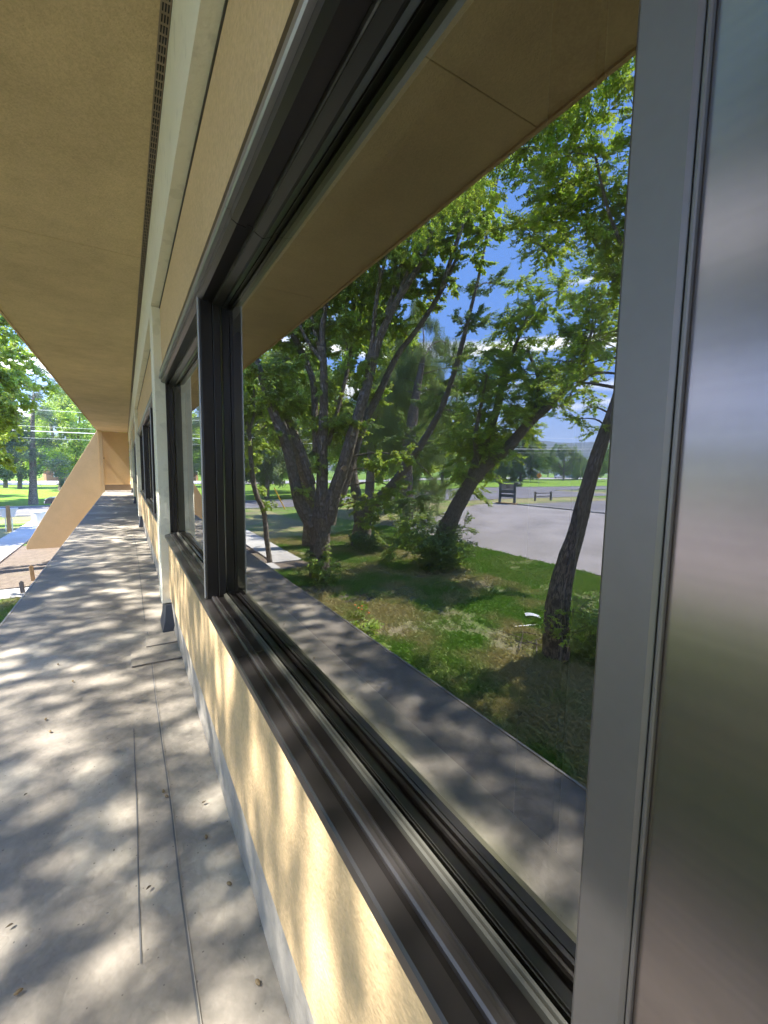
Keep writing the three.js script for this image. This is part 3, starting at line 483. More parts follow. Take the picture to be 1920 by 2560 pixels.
// ---------------------------------------------------------------- surveyed trees: limbs as [x, y, z, radius], leaf clumps as [x, y, z, radius]
const TREES = {
  A: { limbs: [[[-6.22,-3.29,-15.82,0.454],[-6.22,-2.42,-15.82,0.411],[-6.22,-1.42,-15.82,0.388],[-6.25,-0.43,-15.81,0.426]],[[-5.98,-0.82,-15.92,0.315],[-5.54,0.08,-16.21,0.253],[-5.35,1.17,-16.4,0.212],[-5.1,2.45,-16.6,0.211],[-4.72,3.52,-16.84,0.19],[-4.41,4.64,-17.05,0.169],[-4.05,5.87,-17.27,0.118],[-3.74,6.71,-17.46,0.059]],[[-6.03,0.85,-16.22,0.174],[-5.79,2.16,-16.67,0.165],[-5.42,3.41,-17.15,0.145],[-5.04,4.47,-17.63,0.115]],[[-6.25,2.16,-16.24,0.153],[-6.3,3.48,-16.54,0.139],[-6.3,5.15,-16.87,0.14],[-5.73,6.79,-17.4,0.13],[-5.53,7.5,-17.79,0.094]],[[-6.25,-0.56,-15.81,0.335],[-6.3,0.54,-15.82,0.263],[-6.33,2.15,-15.84,0.211],[-6.38,4.05,-15.85,0.169],[-6.38,5.6,-15.88,0.143],[-6.34,6.83,-15.92,0.123],[-6.51,8.05,-15.88,0.088],[-6.63,9.44,-15.86,0.049]],[[-6.3,5.9,-15.89,0.089],[-6.06,7.17,-16.26,0.069],[-6.04,7.98,-16.54,0.05]],[[-6.67,2.43,-16.06,0.092],[-7.24,4.17,-16.22,0.083],[-7.81,6.09,-16.35,0.084],[-8.22,7.26,-16.57,0.069],[-8.56,8.45,-16.81,0.054]],[[-6.51,-0.69,-15.69,0.336],[-6.71,0.56,-15.5,0.277],[-6.95,1.52,-15.27,0.24],[-7.29,3.1,-14.99,0.217],[-7.67,4.64,-14.68,0.185],[-7.98,6.3,-14.39,0.139],[-8.43,7.57,-14.0,0.127],[-9.1,8.95,-13.43,0.093],[-9.4,10.06,-13.09,0.055]],[[-7.69,4.65,-14.78,0.137],[-7.82,6.15,-14.6,0.101],[-7.91,7.88,-14.43,0.08],[-8.15,9.4,-14.17,0.047]],[[-8.48,7.6,-14.09,0.086],[-9.27,9.68,-13.88,0.069],[-9.96,11.43,-13.72,0.052],[-10.5,12.71,-13.63,0.035]],[[-10.51,8.43,-14.0,0.091],[-11.13,10.73,-13.59,0.072],[-11.59,12.39,-13.27,0.053],[-11.86,13.55,-13.12,0.035]],[[-8.03,6.34,-14.48,0.088],[-8.79,8.9,-14.32,0.07],[-9.46,11.02,-14.2,0.053],[-9.96,11.99,-14.17,0.035]],[[-7.91,6.17,-16.58,0.078],[-8.07,8.28,-16.62,0.068],[-8.49,9.99,-16.51,0.048],[-8.73,10.96,-16.49,0.029]],[[-6.37,5.6,-15.86,0.09],[-5.75,6.71,-16.4,0.072],[-5.68,7.82,-16.71,0.054],[-5.94,8.99,-16.9,0.037]],[[-7.07,0.48,-15.66,0.226],[-7.45,1.66,-15.57,0.185],[-7.89,3.17,-15.44,0.169],[-8.49,4.49,-15.2,0.138],[-9.18,6.11,-14.88,0.117],[-9.76,6.95,-14.59,0.102],[-10.59,8.46,-14.09,0.086],[-11.22,10.12,-13.69,0.05]]],
    clumps: [[-4.95,6.39,-17.07,0.73],[-4.04,5.09,-16.43,0.78],[-5.71,7.23,-17.06,0.74],[-6.64,8.02,-16.44,0.74],[-7.62,8.87,-15.95,0.83],[-8.64,9.87,-15.18,0.82],[-9.53,10.75,-14.29,0.8],[-10.9,12.04,-14.36,0.83],[-11.14,12.42,-13.29,0.7],[-9.34,9.3,-14.58,0.81],[-10.79,10.66,-14.45,0.84],[-8.71,8.46,-15.62,0.75],[-7.04,7.06,-15.57,0.64],[-6.53,6.19,-16.66,0.56],[-5.11,5.24,-16.46,0.64],[-11.71,11.49,-14.15,0.84],[-12.33,12.39,-13.79,0.75],[-9.93,8.44,-14.75,0.67],[-5.9,4.04,-17.66,0.55],[-4.7,4.13,-16.36,0.56],[-11.5,9.78,-13.56,0.66],[-11.36,10.28,-12.43,0.65],[-10.71,9.06,-14.0,0.55],[-6.94,10.03,-17.15,1.14],[-8.95,12.48,-16.14,1.14],[-10.65,14.22,-15.03,1.12],[-5.54,8.81,-17.68,1.13],[-11.72,14.56,-13.52,0.98],[-4.02,7.24,-17.6,0.9],[-6.2,1.71,-15.85,0.29],[-5.63,0.6,-16.15,0.28],[-7.58,0.27,-16.38,0.35],[-6.47,-0.16,-16.03,0.28],[-6.03,-1.92,-15.46,0.33],[-6.53,-3.06,-15.14,0.44],[-6.7,-3.75,-14.95,0.4],[-8.02,1.38,-14.25,0.57],[-8.56,0.77,-13.92,0.5],[-7.61,0.11,-14.6,0.43],[-8.76,1.93,-13.78,0.5],[-7.73,-0.6,-14.42,0.4],[-8.13,0.14,-14.06,0.36]] },
  thin: { limbs: [[[-5.27,-3.15,-19.53,0.13],[-5.11,-1.76,-19.58,0.121],[-4.99,-0.54,-19.61,0.12],[-4.65,0.36,-19.7,0.104],[-4.5,1.83,-19.74,0.096],[-4.45,3.06,-19.75,0.088],[-4.2,4.05,-19.81,0.065],[-3.98,5.16,-19.86,0.043]],[[-4.45,3.06,-19.75,0.066],[-4.69,4.01,-19.69,0.058],[-4.65,5.07,-19.7,0.036]]],
    clumps: [[-4.59,4.0,-20.14,0.51],[-4.21,3.16,-20.37,0.47],[-4.93,4.4,-19.81,0.5],[-4.35,1.69,-20.16,0.38],[-5.01,0.35,-20.34,0.18],[-4.18,4.63,-20.54,0.55],[-5.19,-0.21,-19.59,0.15],[-4.79,2.53,-19.78,0.42],[-3.72,3.7,-19.89,0.49]] },
  tree2: { limbs: [[[-10.99,-3.08,-21.27,0.577],[-11.0,-1.75,-21.14,0.507],[-11.18,-0.72,-20.91,0.412],[-11.68,-0.15,-20.5,0.309],[-12.23,0.59,-20.04,0.252],[-13.39,2.74,-19.12,0.186],[-14.16,4.65,-18.4,0.157],[-14.54,6.31,-17.95,0.137],[-14.87,8.33,-17.52,0.118],[-15.17,10.51,-17.11,0.074]],[[-14.8,8.3,-17.44,0.092],[-15.39,11.57,-17.04,0.074],[-15.78,14.44,-16.81,0.057],[-16.22,17.3,-16.52,0.032]],[[-11.02,-1.95,-21.26,0.371],[-10.92,-0.3,-21.59,0.316],[-10.77,1.54,-21.95,0.242],[-11.03,3.87,-22.1,0.187],[-11.46,6.2,-22.15,0.112]]],
    clumps: [[-15.42,-1.73,-20.61,1.02],[-13.78,-1.93,-20.71,1.04],[-13.32,-0.65,-22.08,1.02],[-16.21,4.58,-19.29,0.8],[-15.61,2.99,-19.74,0.92],[-13.91,-0.48,-19.77,1.06],[-16.69,7.83,-19.6,0.86],[-15.84,9.21,-17.62,0.83],[-16.67,11.24,-17.55,0.89],[-15.79,6.04,-18.87,0.78],[-13.97,3.52,-21.17,1.09],[-14.5,4.96,-19.28,0.93]] },
  willow: { limbs: [[[-16.94,-2.5,-25.33,0.45],[-16.75,0.65,-25.46,0.531],[-16.97,3.92,-25.31,0.426],[-17.31,6.81,-25.07,0.292],[-17.66,9.33,-24.82,0.161]]],
    clumps: [[-17.54,9.77,-25.49,2.02],[-20.63,11.02,-26.0,1.74],[-16.18,7.84,-26.33,1.97],[-19.3,6.62,-27.23,2.35],[-20.0,7.05,-24.79,1.75],[-17.28,4.06,-27.31,2.02],[-19.61,3.43,-26.34,1.83],[-17.73,0.96,-26.62,1.67],[-18.94,0.67,-24.78,1.49],[-20.26,8.42,-23.18,1.09],[-15.42,5.19,-26.28,1.5],[-18.53,12.9,-27.01,1.92],[-14.88,6.98,-28.05,1.35],[-13.84,4.54,-27.47,1.32]] },
  lean: { limbs: [[[-11.48,-3.21,-15.33,0.566],[-11.65,-2.59,-15.2,0.464],[-12.02,-1.03,-14.9,0.393],[-12.56,0.49,-14.43,0.323],[-13.04,1.53,-13.98,0.268],[-13.83,2.54,-13.18,0.225],[-14.39,3.57,-12.55,0.184],[-14.94,4.38,-11.88,0.162],[-15.22,5.0,-11.5,0.119],[-15.47,5.88,-11.15,0.082],[-15.7,7.08,-10.82,0.052]],[[-12.7,0.75,-14.3,0.257],[-13.11,2.04,-14.26,0.232],[-13.57,3.21,-14.16,0.207],[-14.02,4.5,-14.06,0.168],[-14.3,5.68,-14.14,0.13],[-14.71,6.67,-14.07,0.091],[-15.23,8.16,-13.87,0.052]],[[-13.04,1.53,-13.98,0.14],[-12.6,2.77,-13.94,0.1],[-12.51,4.31,-13.57,0.061],[-12.41,5.41,-13.2,0.041]],[[-14.39,3.57,-12.55,0.11],[-15.02,5.29,-12.73,0.087],[-15.13,6.81,-13.53,0.058]]],
    clumps: [[-11.57,-2.01,-14.87,0.83],[-10.89,-2.17,-15.52,0.76],[-12.4,-1.04,-14.31,0.54],[-10.73,-1.08,-16.25,0.73],[-11.86,-2.68,-14.38,0.7],[-11.04,-2.96,-15.16,0.71],[-10.21,-2.29,-16.59,0.65],[-13.77,0.97,-15.62,0.9],[-13.67,2.68,-14.09,0.83],[-13.46,2.62,-15.69,0.84],[-13.6,4.21,-13.29,0.83],[-14.44,4.77,-12.56,0.82],[-13.88,3.97,-14.66,0.85],[-15.45,5.88,-12.73,0.76],[-14.26,6.01,-13.74,0.82],[-13.28,6.72,-14.48,0.74],[-15.06,3.33,-13.5,0.71],[-13.87,1.44,-14.21,0.63],[-14.69,7.99,-14.25,0.92],[-15.11,8.72,-13.11,0.92],[-15.88,9.3,-12.34,0.9],[-16.55,8.48,-11.66,0.86],[-15.31,9.97,-14.38,0.8],[-17.0,7.04,-11.65,0.79],[-15.55,7.32,-12.2,0.82],[-17.21,9.7,-11.55,0.82],[-16.73,6.12,-12.06,0.61],[-14.94,4.15,-11.76,0.54],[-17.26,8.0,-10.86,0.77],[-17.63,6.51,-10.58,0.77]] },
  right: { limbs: [[[-8.3,-3.17,-6.27,0.348],[-8.3,-2.74,-6.27,0.305],[-8.28,-1.67,-6.3,0.268],[-8.36,-0.61,-6.18,0.216],[-8.46,0.09,-6.05,0.187],[-8.55,1.09,-5.91,0.164],[-8.69,2.22,-5.69,0.135],[-8.83,3.3,-5.46,0.106],[-8.93,4.48,-5.29,0.085],[-8.98,5.9,-5.19,0.06],[-8.97,7.17,-5.22,0.035],[-8.94,8.14,-5.28,0.023]],[[-8.83,3.3,-5.46,0.081],[-8.8,4.34,-4.84,0.064],[-8.62,5.52,-4.45,0.044],[-8.38,6.57,-4.19,0.026]],[[-8.93,4.48,-5.29,0.055],[-9.12,5.92,-5.95,0.042],[-9.19,7.21,-6.75,0.034],[-9.19,8.43,-7.58,0.022]],[[-8.95,5.34,-5.25,0.045],[-8.19,6.67,-5.54,0.032],[-7.6,7.53,-5.53,0.02]]],
    clumps: [[-7.9,9.27,-6.76,0.44],[-9.45,9.71,-7.18,0.52],[-9.12,9.67,-6.39,0.41],[-9.6,8.9,-6.75,0.51],[-9.4,9.6,-7.92,0.55],[-8.28,8.71,-7.8,0.43],[-8.84,8.01,-7.01,0.48],[-8.55,7.06,-5.86,0.43],[-8.12,7.54,-7.13,0.28],[-9.16,6.98,-6.56,0.28],[-8.29,9.64,-8.23,0.35],[-9.97,6.86,-6.48,0.34],[-9.02,3.02,-6.32,0.28],[-8.62,2.42,-5.73,0.27],[-8.7,2.74,-6.44,0.22],[-8.16,-1.62,-5.77,0.35],[-8.23,-1.86,-5.49,0.29],[-7.75,-1.84,-6.18,0.17],[-7.93,-2.11,-5.75,0.27],[-9.56,11.04,-7.47,0.57],[-8.8,10.05,-6.02,0.54],[-9.58,9.27,-5.71,0.55],[-10.58,8.87,-5.98,0.54],[-8.86,6.91,-5.16,0.42],[-9.87,5.96,-5.82,0.42],[-10.69,10.41,-5.85,0.58],[-9.56,8.13,-4.73,0.51],[-10.36,7.28,-4.58,0.48]] },
  park_near: { limbs: [[[-9.18,-3.15,-59.86,0.458],[-9.06,-0.92,-59.88,0.355],[-8.97,1.6,-59.89,0.303],[-8.83,5.09,-59.91,0.201],[-8.58,8.56,-59.94,0.125]]],
    clumps: [[-8.8,8.68,-61.01,1.73],[-9.59,6.32,-57.86,1.62],[-7.64,6.73,-60.6,1.74],[-9.41,4.12,-60.83,1.83],[-7.33,3.68,-60.1,1.54],[-10.28,2.53,-58.57,1.65],[-8.07,1.61,-58.79,1.5],[-10.02,0.07,-60.78,1.12],[-6.55,0.12,-58.86,1.02],[-6.84,1.64,-58.5,1.31],[-10.83,5.01,-60.34,1.48],[-8.35,11.85,-61.8,1.54],[-6.79,9.95,-58.17,1.28],[-6.31,-0.69,-60.26,0.63]] },
  park_bright: { limbs: [[[-5.48,-3.21,-61.79,0.273],[-5.33,0.06,-61.8,0.218],[-5.02,3.84,-61.83,0.163]]],
    clumps: [[-4.87,3.27,-60.56,1.49],[-5.57,5.28,-59.85,1.45],[-4.19,5.49,-61.74,1.09],[-5.99,1.67,-62.65,1.31],[-4.84,0.61,-61.52,1.31],[-3.63,2.81,-61.86,1.1],[-5.91,6.78,-59.8,1.13],[-4.32,7.63,-61.82,0.87],[-5.26,9.36,-63.58,0.88]] },
  left_overhang: { limbs: [[[-8.5,-0.2,-22.59,0.396],[-7.46,3.15,-22.93,0.307],[-6.2,5.04,-23.28,0.25],[-5.13,6.12,-23.53,0.167],[-4.16,6.13,-23.7,0.096]]],
    clumps: [[-4.38,6.96,-22.82,0.82],[-4.25,6.24,-24.27,0.83],[-3.52,5.56,-23.22,0.58],[-4.64,5.31,-23.7,0.95],[-3.85,4.3,-22.57,0.56],[-4.89,3.9,-24.6,0.88],[-4.57,2.93,-24.61,0.53],[-5.15,6.03,-22.38,1.05],[-5.73,4.39,-24.52,1.16],[-3.15,4.62,-22.96,0.35],[-5.36,2.41,-22.95,0.92],[-6.22,5.78,-23.54,1.26],[-6.93,3.68,-24.2,1.29],[-4.54,8.51,-24.5,0.78],[-5.04,7.71,-22.33,0.87]] },
};
const LITTER = [[-0.82,-2.37],[-0.8,-2.89],[-0.29,-2.08],[-0.28,-2.04],[-0.15,-1.91],[-0.12,-1.47],[-0.11,-1.12],[-0.75,-3.52],[-0.75,-1.68],[-0.87,-3.88],[-0.84,-3.05],[-0.16,-1.72],[-0.36,-1.6],[-0.7,-1.44]];
// leaf clumps high over the ledge, where the sun comes through
function canopy(z0, z1, n, seed, h0 = 8.2, h1 = 14, r0 = 0.8, r1 = 1.3) { const R = rng(seed), out = []; for (let i = 0; i < n; i++) { const h = lerp(h0, h1, R()); out.push([-0.7 - 0.713 * h + (R() - 0.5) * 2.6, h, lerp(z0, z1, (i + R()) / n), lerp(r0, r1, R()) * 0.6, 0.4]); } return out; }
function overhang(z0, z1, n, seed) { const R = rng(seed), out = []; for (let i = 0; i < n; i++) { const h = lerp(8.3, 10.6, R()); let x = -0.7 - 0.713 * h + (R() - 0.5) * 3.0, z = lerp(z0, z1, R()); const k = i % 3 ? 1 : 0; if (k && out.length > 6 && R() < 0.6) { const q = out[Math.floor(R() * out.length)]; x = q[0] + (R() - .5) * 0.6; z = q[2] + (R() - .5) * 0.6; out.push([x, q[1] + (R() - .5) * 0.6, z]); } else out.push([x, h, z]); } return out; }
TREES.right.clumps.push(...canopy(0, -9, 8, 501)); TREES.right.over = overhang(0.6, -9.5, 3300, 504);
TREES.A.clumps.push(...canopy(-9, -21, 8, 502)); TREES.A.over = overhang(-9.5, -22.5, 2900, 505);
tree('cottonwood_tree', 'huge many-stemmed tree close beside the ledge, with a pale sawn limb scar', 'tree', TREES.A, { leaf: SP.maple, mat: M.leafBright, dens: 420, scale: 0.62, grow: 1.2, fill: 80, hue: 0.45, seed: 511 });
tree('young_tree', 'slender crooked young tree standing beside the concrete footpath', 'tree', TREES.thin, { leaf: SP.maple, mat: M.leafBright, dens: 340, grow: 1.2, fill: 10, seed: 512, scale: 0.9 });
tree('old_tree', 'dark stout tree behind the many-stemmed tree, one long limb leaning over the lawn', 'tree', TREES.tree2, { leaf: SP.oval, mat: M.leafDark, dens: 240, scale: 0.8, grow: 1.15, fill: 12, seed: 513 });
tree('willow_tree', 'grey-green willow with fine hanging leaves', 'tree', TREES.willow, { leaf: SP.willow, mat: M.leafWillow, dens: 230, grow: 1.2, seed: 514, droop: true, base: TREES.willow.limbs[0][0], twigs: 14 });
tree('leaning_tree', 'leaning tree with a bushy foot at the edge of the car park', 'tree', TREES.lean, { leaf: SP.oval, mat: M.leafBright, dens: 380, scale: 0.64, grow: 1.2, fill: 75, fillMin: 2.2, seed: 515, hue: 0.45 });
tree('ash_tree', 'tall dark-trunked tree nearest the metal panel, shrub at its foot', 'tree', TREES.right, { leaf: SP.oval, mat: M.leafBright, dens: 340, scale: 0.64, grow: 1.2, fill: 40, seed: 516, hue: 0.45 });
tree('spruce_tree', 'tall grey-trunked tree standing alone on the park lawn across the street', 'tree', TREES.park_near, { leaf: SP.needle, mat: M.needle, bark: M.barkGrey, dens: 18, seed: 517, droop: false, hue: 0.3, scale: 1.0 });
tree('lime_tree', 'bright yellow-green tree beyond the raking buttress', 'tree', TREES.park_bright, { leaf: SP.far, mat: M.leafBright, dens: 24, seed: 518, scale: 0.8 });
tree('maple_tree', 'leafy maple overhanging from the left beyond the soffit edge', 'tree', TREES.left_overhang, { leaf: SP.maple, mat: M.leafBright, dens: 85, seed: 519, scale: 1.1, hue: 0.35 });
{ // trees further along the wall, seen only as shade and in the metal panel
  const a = autoTree(-9.2, 8.4, 16, 9, { name: 'shade_tree', label: 'tree beside the building behind the viewpoint, mirrored blurred in the metal panel', mat: M.leaf, seed: 551, n: 26, dens: 14, leaf: SP.oval, clear: 0.3, extra: canopy(6, 1, 3, 503), over: overhang(4, 0.6, 1100, 506) });
  autoTree(-13.9, -1.6, 14.6, 9, { name: 'shade_tree', label: 'round tree at the lawn edge, mirrored blurred at the top of the metal panel', mat: M.leafDark, seed: 553, n: 36, dens: 26, leaf: SP.wide, clear: 0.55 });
  autoTree(-13.2, 9.5, 13, 9, { name: 'shade_tree', label: 'tree by the car park behind the viewpoint', mat: M.leafDark, seed: 552, n: 22, dens: 20, leaf: SP.wide });
}
// the sawn scar on the big stem
{
  const sc = new THREE.CylinderGeometry(0.105, 0.13, 0.10, 18).rotateX(Math.PI / 2);
  const t = scene.getObjectByName('cottonwood_tree'), l = TREES.A.limbs[7][2];
  const dir = new THREE.Vector3(-0.3825 - l[0] - 3, -0.3, -l[2]).normalize(), m = part('limb_scar', sc, new THREE.MeshStandardMaterial({ map: tex(256, 0, (u, v) => { const r = Math.hypot(u - 0.5, v - 0.5), k = 0.8 + 0.25 * Math.sin(r * 90 + 3 * fbm(u, v, 6, 3, 521)); return [0.42 * k, 0.30 * k, 0.19 * k]; }), roughness: 0.9 }), t, 'pale sawn limb scar');
  m.position.set(l[0] - t.position.x, l[1] - t.position.y, l[2] - t.position.z).addScaledVector(dir, l[3] * 0.95); m.quaternion.setFromUnitVectors(new THREE.Vector3(0, 0, 1), dir);
}
function autoTree(x, z, h, w, o) {       // a park tree of its own shape
  const R = rng(o.seed), y0 = gy(x, z), limbs = [], clumps = [], tr = h * 0.022 + 0.08, th = h * (o.clear ?? 0.25);
  limbs.push([[x, y0, z, tr], [x + (R() - .5) * .4, y0 + th, z + (R() - .5) * .4, tr * 0.75], [x + (R() - .5) * w * .15, y0 + h * 0.6, z + (R() - .5) * w * .15, tr * 0.45], [x + (R() - .5) * w * .2, y0 + h * 0.9, z, tr * 0.12]]);
  for (let i = 0; i < 5; i++) { const a = i * 1.26 + R(), L = w * (0.28 + 0.12 * R()), yb = y0 + th * (0.9 + 0.5 * R()); limbs.push([[x, yb, z, tr * 0.5], [x + Math.cos(a) * L * .5, yb + h * 0.16, z + Math.sin(a) * L * .5, tr * 0.34], [x + Math.cos(a) * L, yb + h * (0.25 + 0.2 * R()), z + Math.sin(a) * L, tr * 0.12]]); }
  const n = o.n ?? 22; if (o.extra) clumps.push(...o.extra);
  for (let i = 0; i < n; i++) { const f = (i + R()) / n, yy = o.cone ? f : Math.pow(f, 0.9), prof = o.cone ? 1.05 - yy : Math.sin(Math.PI * (0.18 + 0.74 * yy)), a = R() * 6.28, q = w * 0.5 * prof * Math.sqrt(0.25 + 0.75 * R()); clumps.push([x + Math.cos(a) * q, y0 + th * 0.85 + (h - th) * yy, z + Math.sin(a) * q, w * (o.cone ? 0.15 : 0.17) * (0.8 + 0.5 * R())]); }
  return tree(o.name, o.label, 'tree', { limbs, clumps, over: o.over }, { leaf: o.leaf ?? SP.far, mat: o.mat, bark: o.bark ?? M.bark, dens: 2.2 * (o.dens ?? 5), seed: o.seed, scale: o.scale ?? 1, hue: o.hue ?? 0.25, twigs: 9, group: o.group });
}
autoTree(-16.6, -60.5, 15, 13, { name: 'cottonwood_tree', label: 'old pale-barked forked tree across the street, behind the slender young tree', mat: M.leafWillow, bark: M.barkGrey, seed: 531, dens: 8, n: 30, scale: 0.8, clear: 0.2 });
autoTree(-22, -63, 22, 15, { name: 'shade_tree', label: 'tall tree across the street, behind the left stems of the many-stemmed tree', mat: M.leaf, seed: 542, n: 38, dens: 6, clear: 0.3 });
autoTree(-18.8, -34.5, 18, 11, { name: 'shade_tree', label: 'tall light-green tree this side of the street, behind the middle stems', mat: M.leafBright, seed: 543, n: 34, dens: 20, leaf: SP.wide, clear: 0.34, scale: 1.1 });
autoTree(-23.5, -35.5, 15, 10, { name: 'shade_tree', label: 'tall tree on the near side of the street, behind the willow', mat: M.leaf, seed: 544, n: 32, dens: 20, leaf: SP.wide, clear: 0.3, scale: 1.1 });
autoTree(-103, -90.5, 12, 17, { name: 'shade_tree', label: 'round dark park tree behind the timber notice sign', mat: M.leafDark, seed: 532, n: 34, dens: 4, clear: 0.18 });
autoTree(-86, -88, 12, 14, { name: 'shade_tree', label: 'dark park tree left of the round one behind the notice sign', mat: M.leafDark, seed: 533, n: 28, dens: 4, clear: 0.2 });
autoTree(-60, -75, 14, 13, { name: 'shade_tree', label: 'mid-green park tree seen over the leaning trunk', mat: M.leaf, seed: 534, n: 28, dens: 4 });
autoTree(-40, -72, 15, 13, { name: 'shade_tree', label: 'mid-green park tree seen behind the willow', mat: M.leaf, seed: 535, n: 28, dens: 4 });
autoTree(-27, -78, 15, 12, { name: 'shade_tree', label: 'park tree seen between the stems of the many-stemmed tree', mat: M.leafBright, seed: 536, n: 28, dens: 4 });
autoTree(-19.5, -104, 13, 10, { name: 'shade_tree', label: 'thin-trunked far park tree, left of a pair', mat: M.leaf, seed: 537, n: 24, dens: 4 });
autoTree(-16.8, -100, 13, 9, { name: 'shade_tree', label: 'thin-trunked far park tree, right of a pair', mat: M.leafDark, seed: 538, n: 24, dens: 4 });
autoTree(-10, -92, 17, 12, { name: 'shade_tree', label: 'tall light park tree behind the lone lawn tree', mat: M.leafBright, seed: 539, n: 30, dens: 4 });
autoTree(-2, -84, 15, 11, { name: 'shade_tree', label: 'light park tree half hidden by the raking buttress', mat: M.leafBright, seed: 540, n: 28, dens: 4.5 });
autoTree(-29, -120, 14, 13, { name: 'shade_tree', label: 'distant tree at the left edge of the park', mat: M.leaf, seed: 541, n: 22, dens: 3 });
const RB = rng(560);
for (let i = 0; i < 26; i++) { const a = 0.03 + 1.35 * (i + RB() * 0.7) / 26, d = 165 + 50 * RB(), x = -Math.sin(a) * d, z = -Math.cos(a) * d; if (z > -146 && z < -112) { continue; }
  autoTree(x, z, 9 + 6 * RB(), 9 + 6 * RB(), { name: 'distant_tree', label: 'distant tree in the row beyond the park', mat: [M.leafDark, M.leaf, M.leafWillow][i % 3], seed: 570 + i, n: 14, dens: 2.2, scale: 1.4, group: 'distant trees beyond the park' }); }
for (let i = 0; i < 16; i++) { const x = -95 - i * 12 - 6 * RB(), z = -146 - 14 * RB(); autoTree(x, z, 7 + 7 * RB(), 7 + 5 * RB(), { name: 'distant_tree', label: 'distant tree in the row beyond the park', mat: [M.leafDark, M.needle, M.leaf][i % 3], seed: 610 + i, n: 12, dens: 2.2, scale: 1.3, cone: i % 4 === 1, group: 'distant trees beyond the park' }); }

// grass on the near lawn
{
  const R = rng(701), pos = [];
  for (let b = 0; b < 9; b++) { const a = R() * 6.28, l = 0.05 + 0.09 * R(), x = (R() - .5) * 0.16, z = (R() - .5) * 0.16, dx = Math.cos(a), dz = Math.sin(a), w = 0.0045; pos.push(x - dz * w, 0, z + dx * w, x + dz * w, 0, z - dx * w, x + dx * l * .3 + dz * w * .7, l * .6, z + dz * l * .3 - dx * w * .7, x - dz * w, 0, z + dx * w, x + dx * l * .3 + dz * w * .7, l * .6, z + dz * l * .3 - dx * w * .7, x + dx * l * .75, l * .85, z + dz * l * .75); }
  const g = new THREE.BufferGeometry(); g.setAttribute('position', new THREE.Float32BufferAttribute(pos, 3)); g.computeVertexNormals();
  const spots = [];
  for (let i = 0; i < 60000; i++) { const x = -2 - 13.4 * R(), z = 1 - 27 * R(); const d = dryness(x, z), e = fbm(x / 64 + 3, z / 64 + 2, 40, 4, 211); if (e > 0.60 && R() < 0.8) continue; if (x > -6.9 && z < -17.8) continue; spots.push([x, z, d]); }
  const im = new THREE.InstancedMesh(g, new THREE.MeshPhysicalMaterial({ color: C(1, 1, 1), roughness: 0.8, transmission: 0.3, thickness: 0, side: THREE.DoubleSide }), spots.length), m = new THREE.Matrix4(), q = new THREE.Quaternion(), up = new THREE.Vector3(0, 1, 0), c = new THREE.Color();
  spots.forEach(([x, z, d], i) => { const k = 0.6 + 0.8 * R(); m.compose(new THREE.Vector3(x, gy(x, z) - 0.01, z), q.setFromAxisAngle(up, R() * 6.28), new THREE.Vector3(k * 1.3, k, k * 1.3)); im.setMatrixAt(i, m); const t = clamp(d + 0.3 * (R() - 0.5)); im.setColorAt(i, c.setRGB(lerp(0.18, 0.50, t), lerp(0.35, 0.44, t), lerp(0.03, 0.20, t))); });
  im.name = 'lawn_grass'; im.userData = { kind: 'stuff', label: 'patchy green and straw-coloured lawn grass below the ledge', category: 'grass' }; im.receiveShadow = im.castShadow = true; scene.add(im);
}
function shrub(name, label, x, z, h, w, n, leaf, mat, seed, scale = 1) {
  const R = rng(seed), t = thing(name, label, 'shrub', [x, gy(x, z), z]), stems = [], spots = [];
  for (let i = 0; i < 9; i++) { const a = R() * 6.28, q = w * 0.4 * R(), e = [Math.cos(a) * q, h * (0.6 + 0.4 * R()), Math.sin(a) * q]; stems.push(tube([[e[0] * .2, -0.05, e[2] * .2, 0.012], [e[0] * .5, e[1] * .5, e[2] * .5, 0.009], [...e, 0.004]], 5)); for (let k = 0; k < n / 9; k++) { const f = 0.15 + 0.85 * R(); spots.push([e[0] * f + (R() - .5) * w * .35, e[1] * f + (R() - .5) * h * .15, e[2] * f + (R() - .5) * w * .35, Math.cos(a), 0.4, Math.sin(a)]); } }
  part('stems', stems, M.bark, t).userData.kind = 'stuff'; foliage('foliage', spots, leaf, mat, t, seed + 1, 0.35, scale); return t;
}
shrub('shrub', 'leafy shrub at the foot of the many-stemmed tree', -6.0, -14.7, 1.0, 1.1, 130, SP.maple, M.leafBright, 711, 0.8);
shrub('shrub', 'dense shrub at the foot of the dark-trunked tree', -8.9, -5.7, 1.3, 1.4, 220, SP.oval, M.leaf, 712, 0.8);
shrub('shrub', 'dark bushy undergrowth round the leaning trunk', -11.2, -14.4, 2.2, 3.0, 520, SP.oval, M.leafDark, 713);
shrub('shrub', 'tall dark bush beyond the car park, mirrored blurred in the metal panel', -33.5, -7.5, 4.6, 7.0, 420, SP.far, M.leafDark, 718, 1.2);
shrub('shrub', 'tall dark bush beyond the car park behind the viewpoint', -33.5, -0.5, 4.2, 7.0, 420, SP.far, M.leafDark, 719, 1.2);
shrub('shrub', 'dark undergrowth beside the stout old tree', -10.2, -19.5, 1.3, 2.4, 240, SP.small, M.leafDark, 714, 1.3);
shrub('shrub', 'small weed clump on the dry lawn beside the ledge', -4.9, -9.7, 0.45, 0.7, 60, SP.small, M.leafBright, 715);
shrub('shrub', 'tuft of green weeds on the lawn by the bare earth', -4.5, -8.4, 0.35, 0.6, 50, SP.small, M.leafBright, 716);
shrub('shrub', 'small round shrub on the park lawn beside the notice sign view', -66, -58.5, 1.0, 1.6, 60, SP.wide, M.leafDark, 717, 1.3);
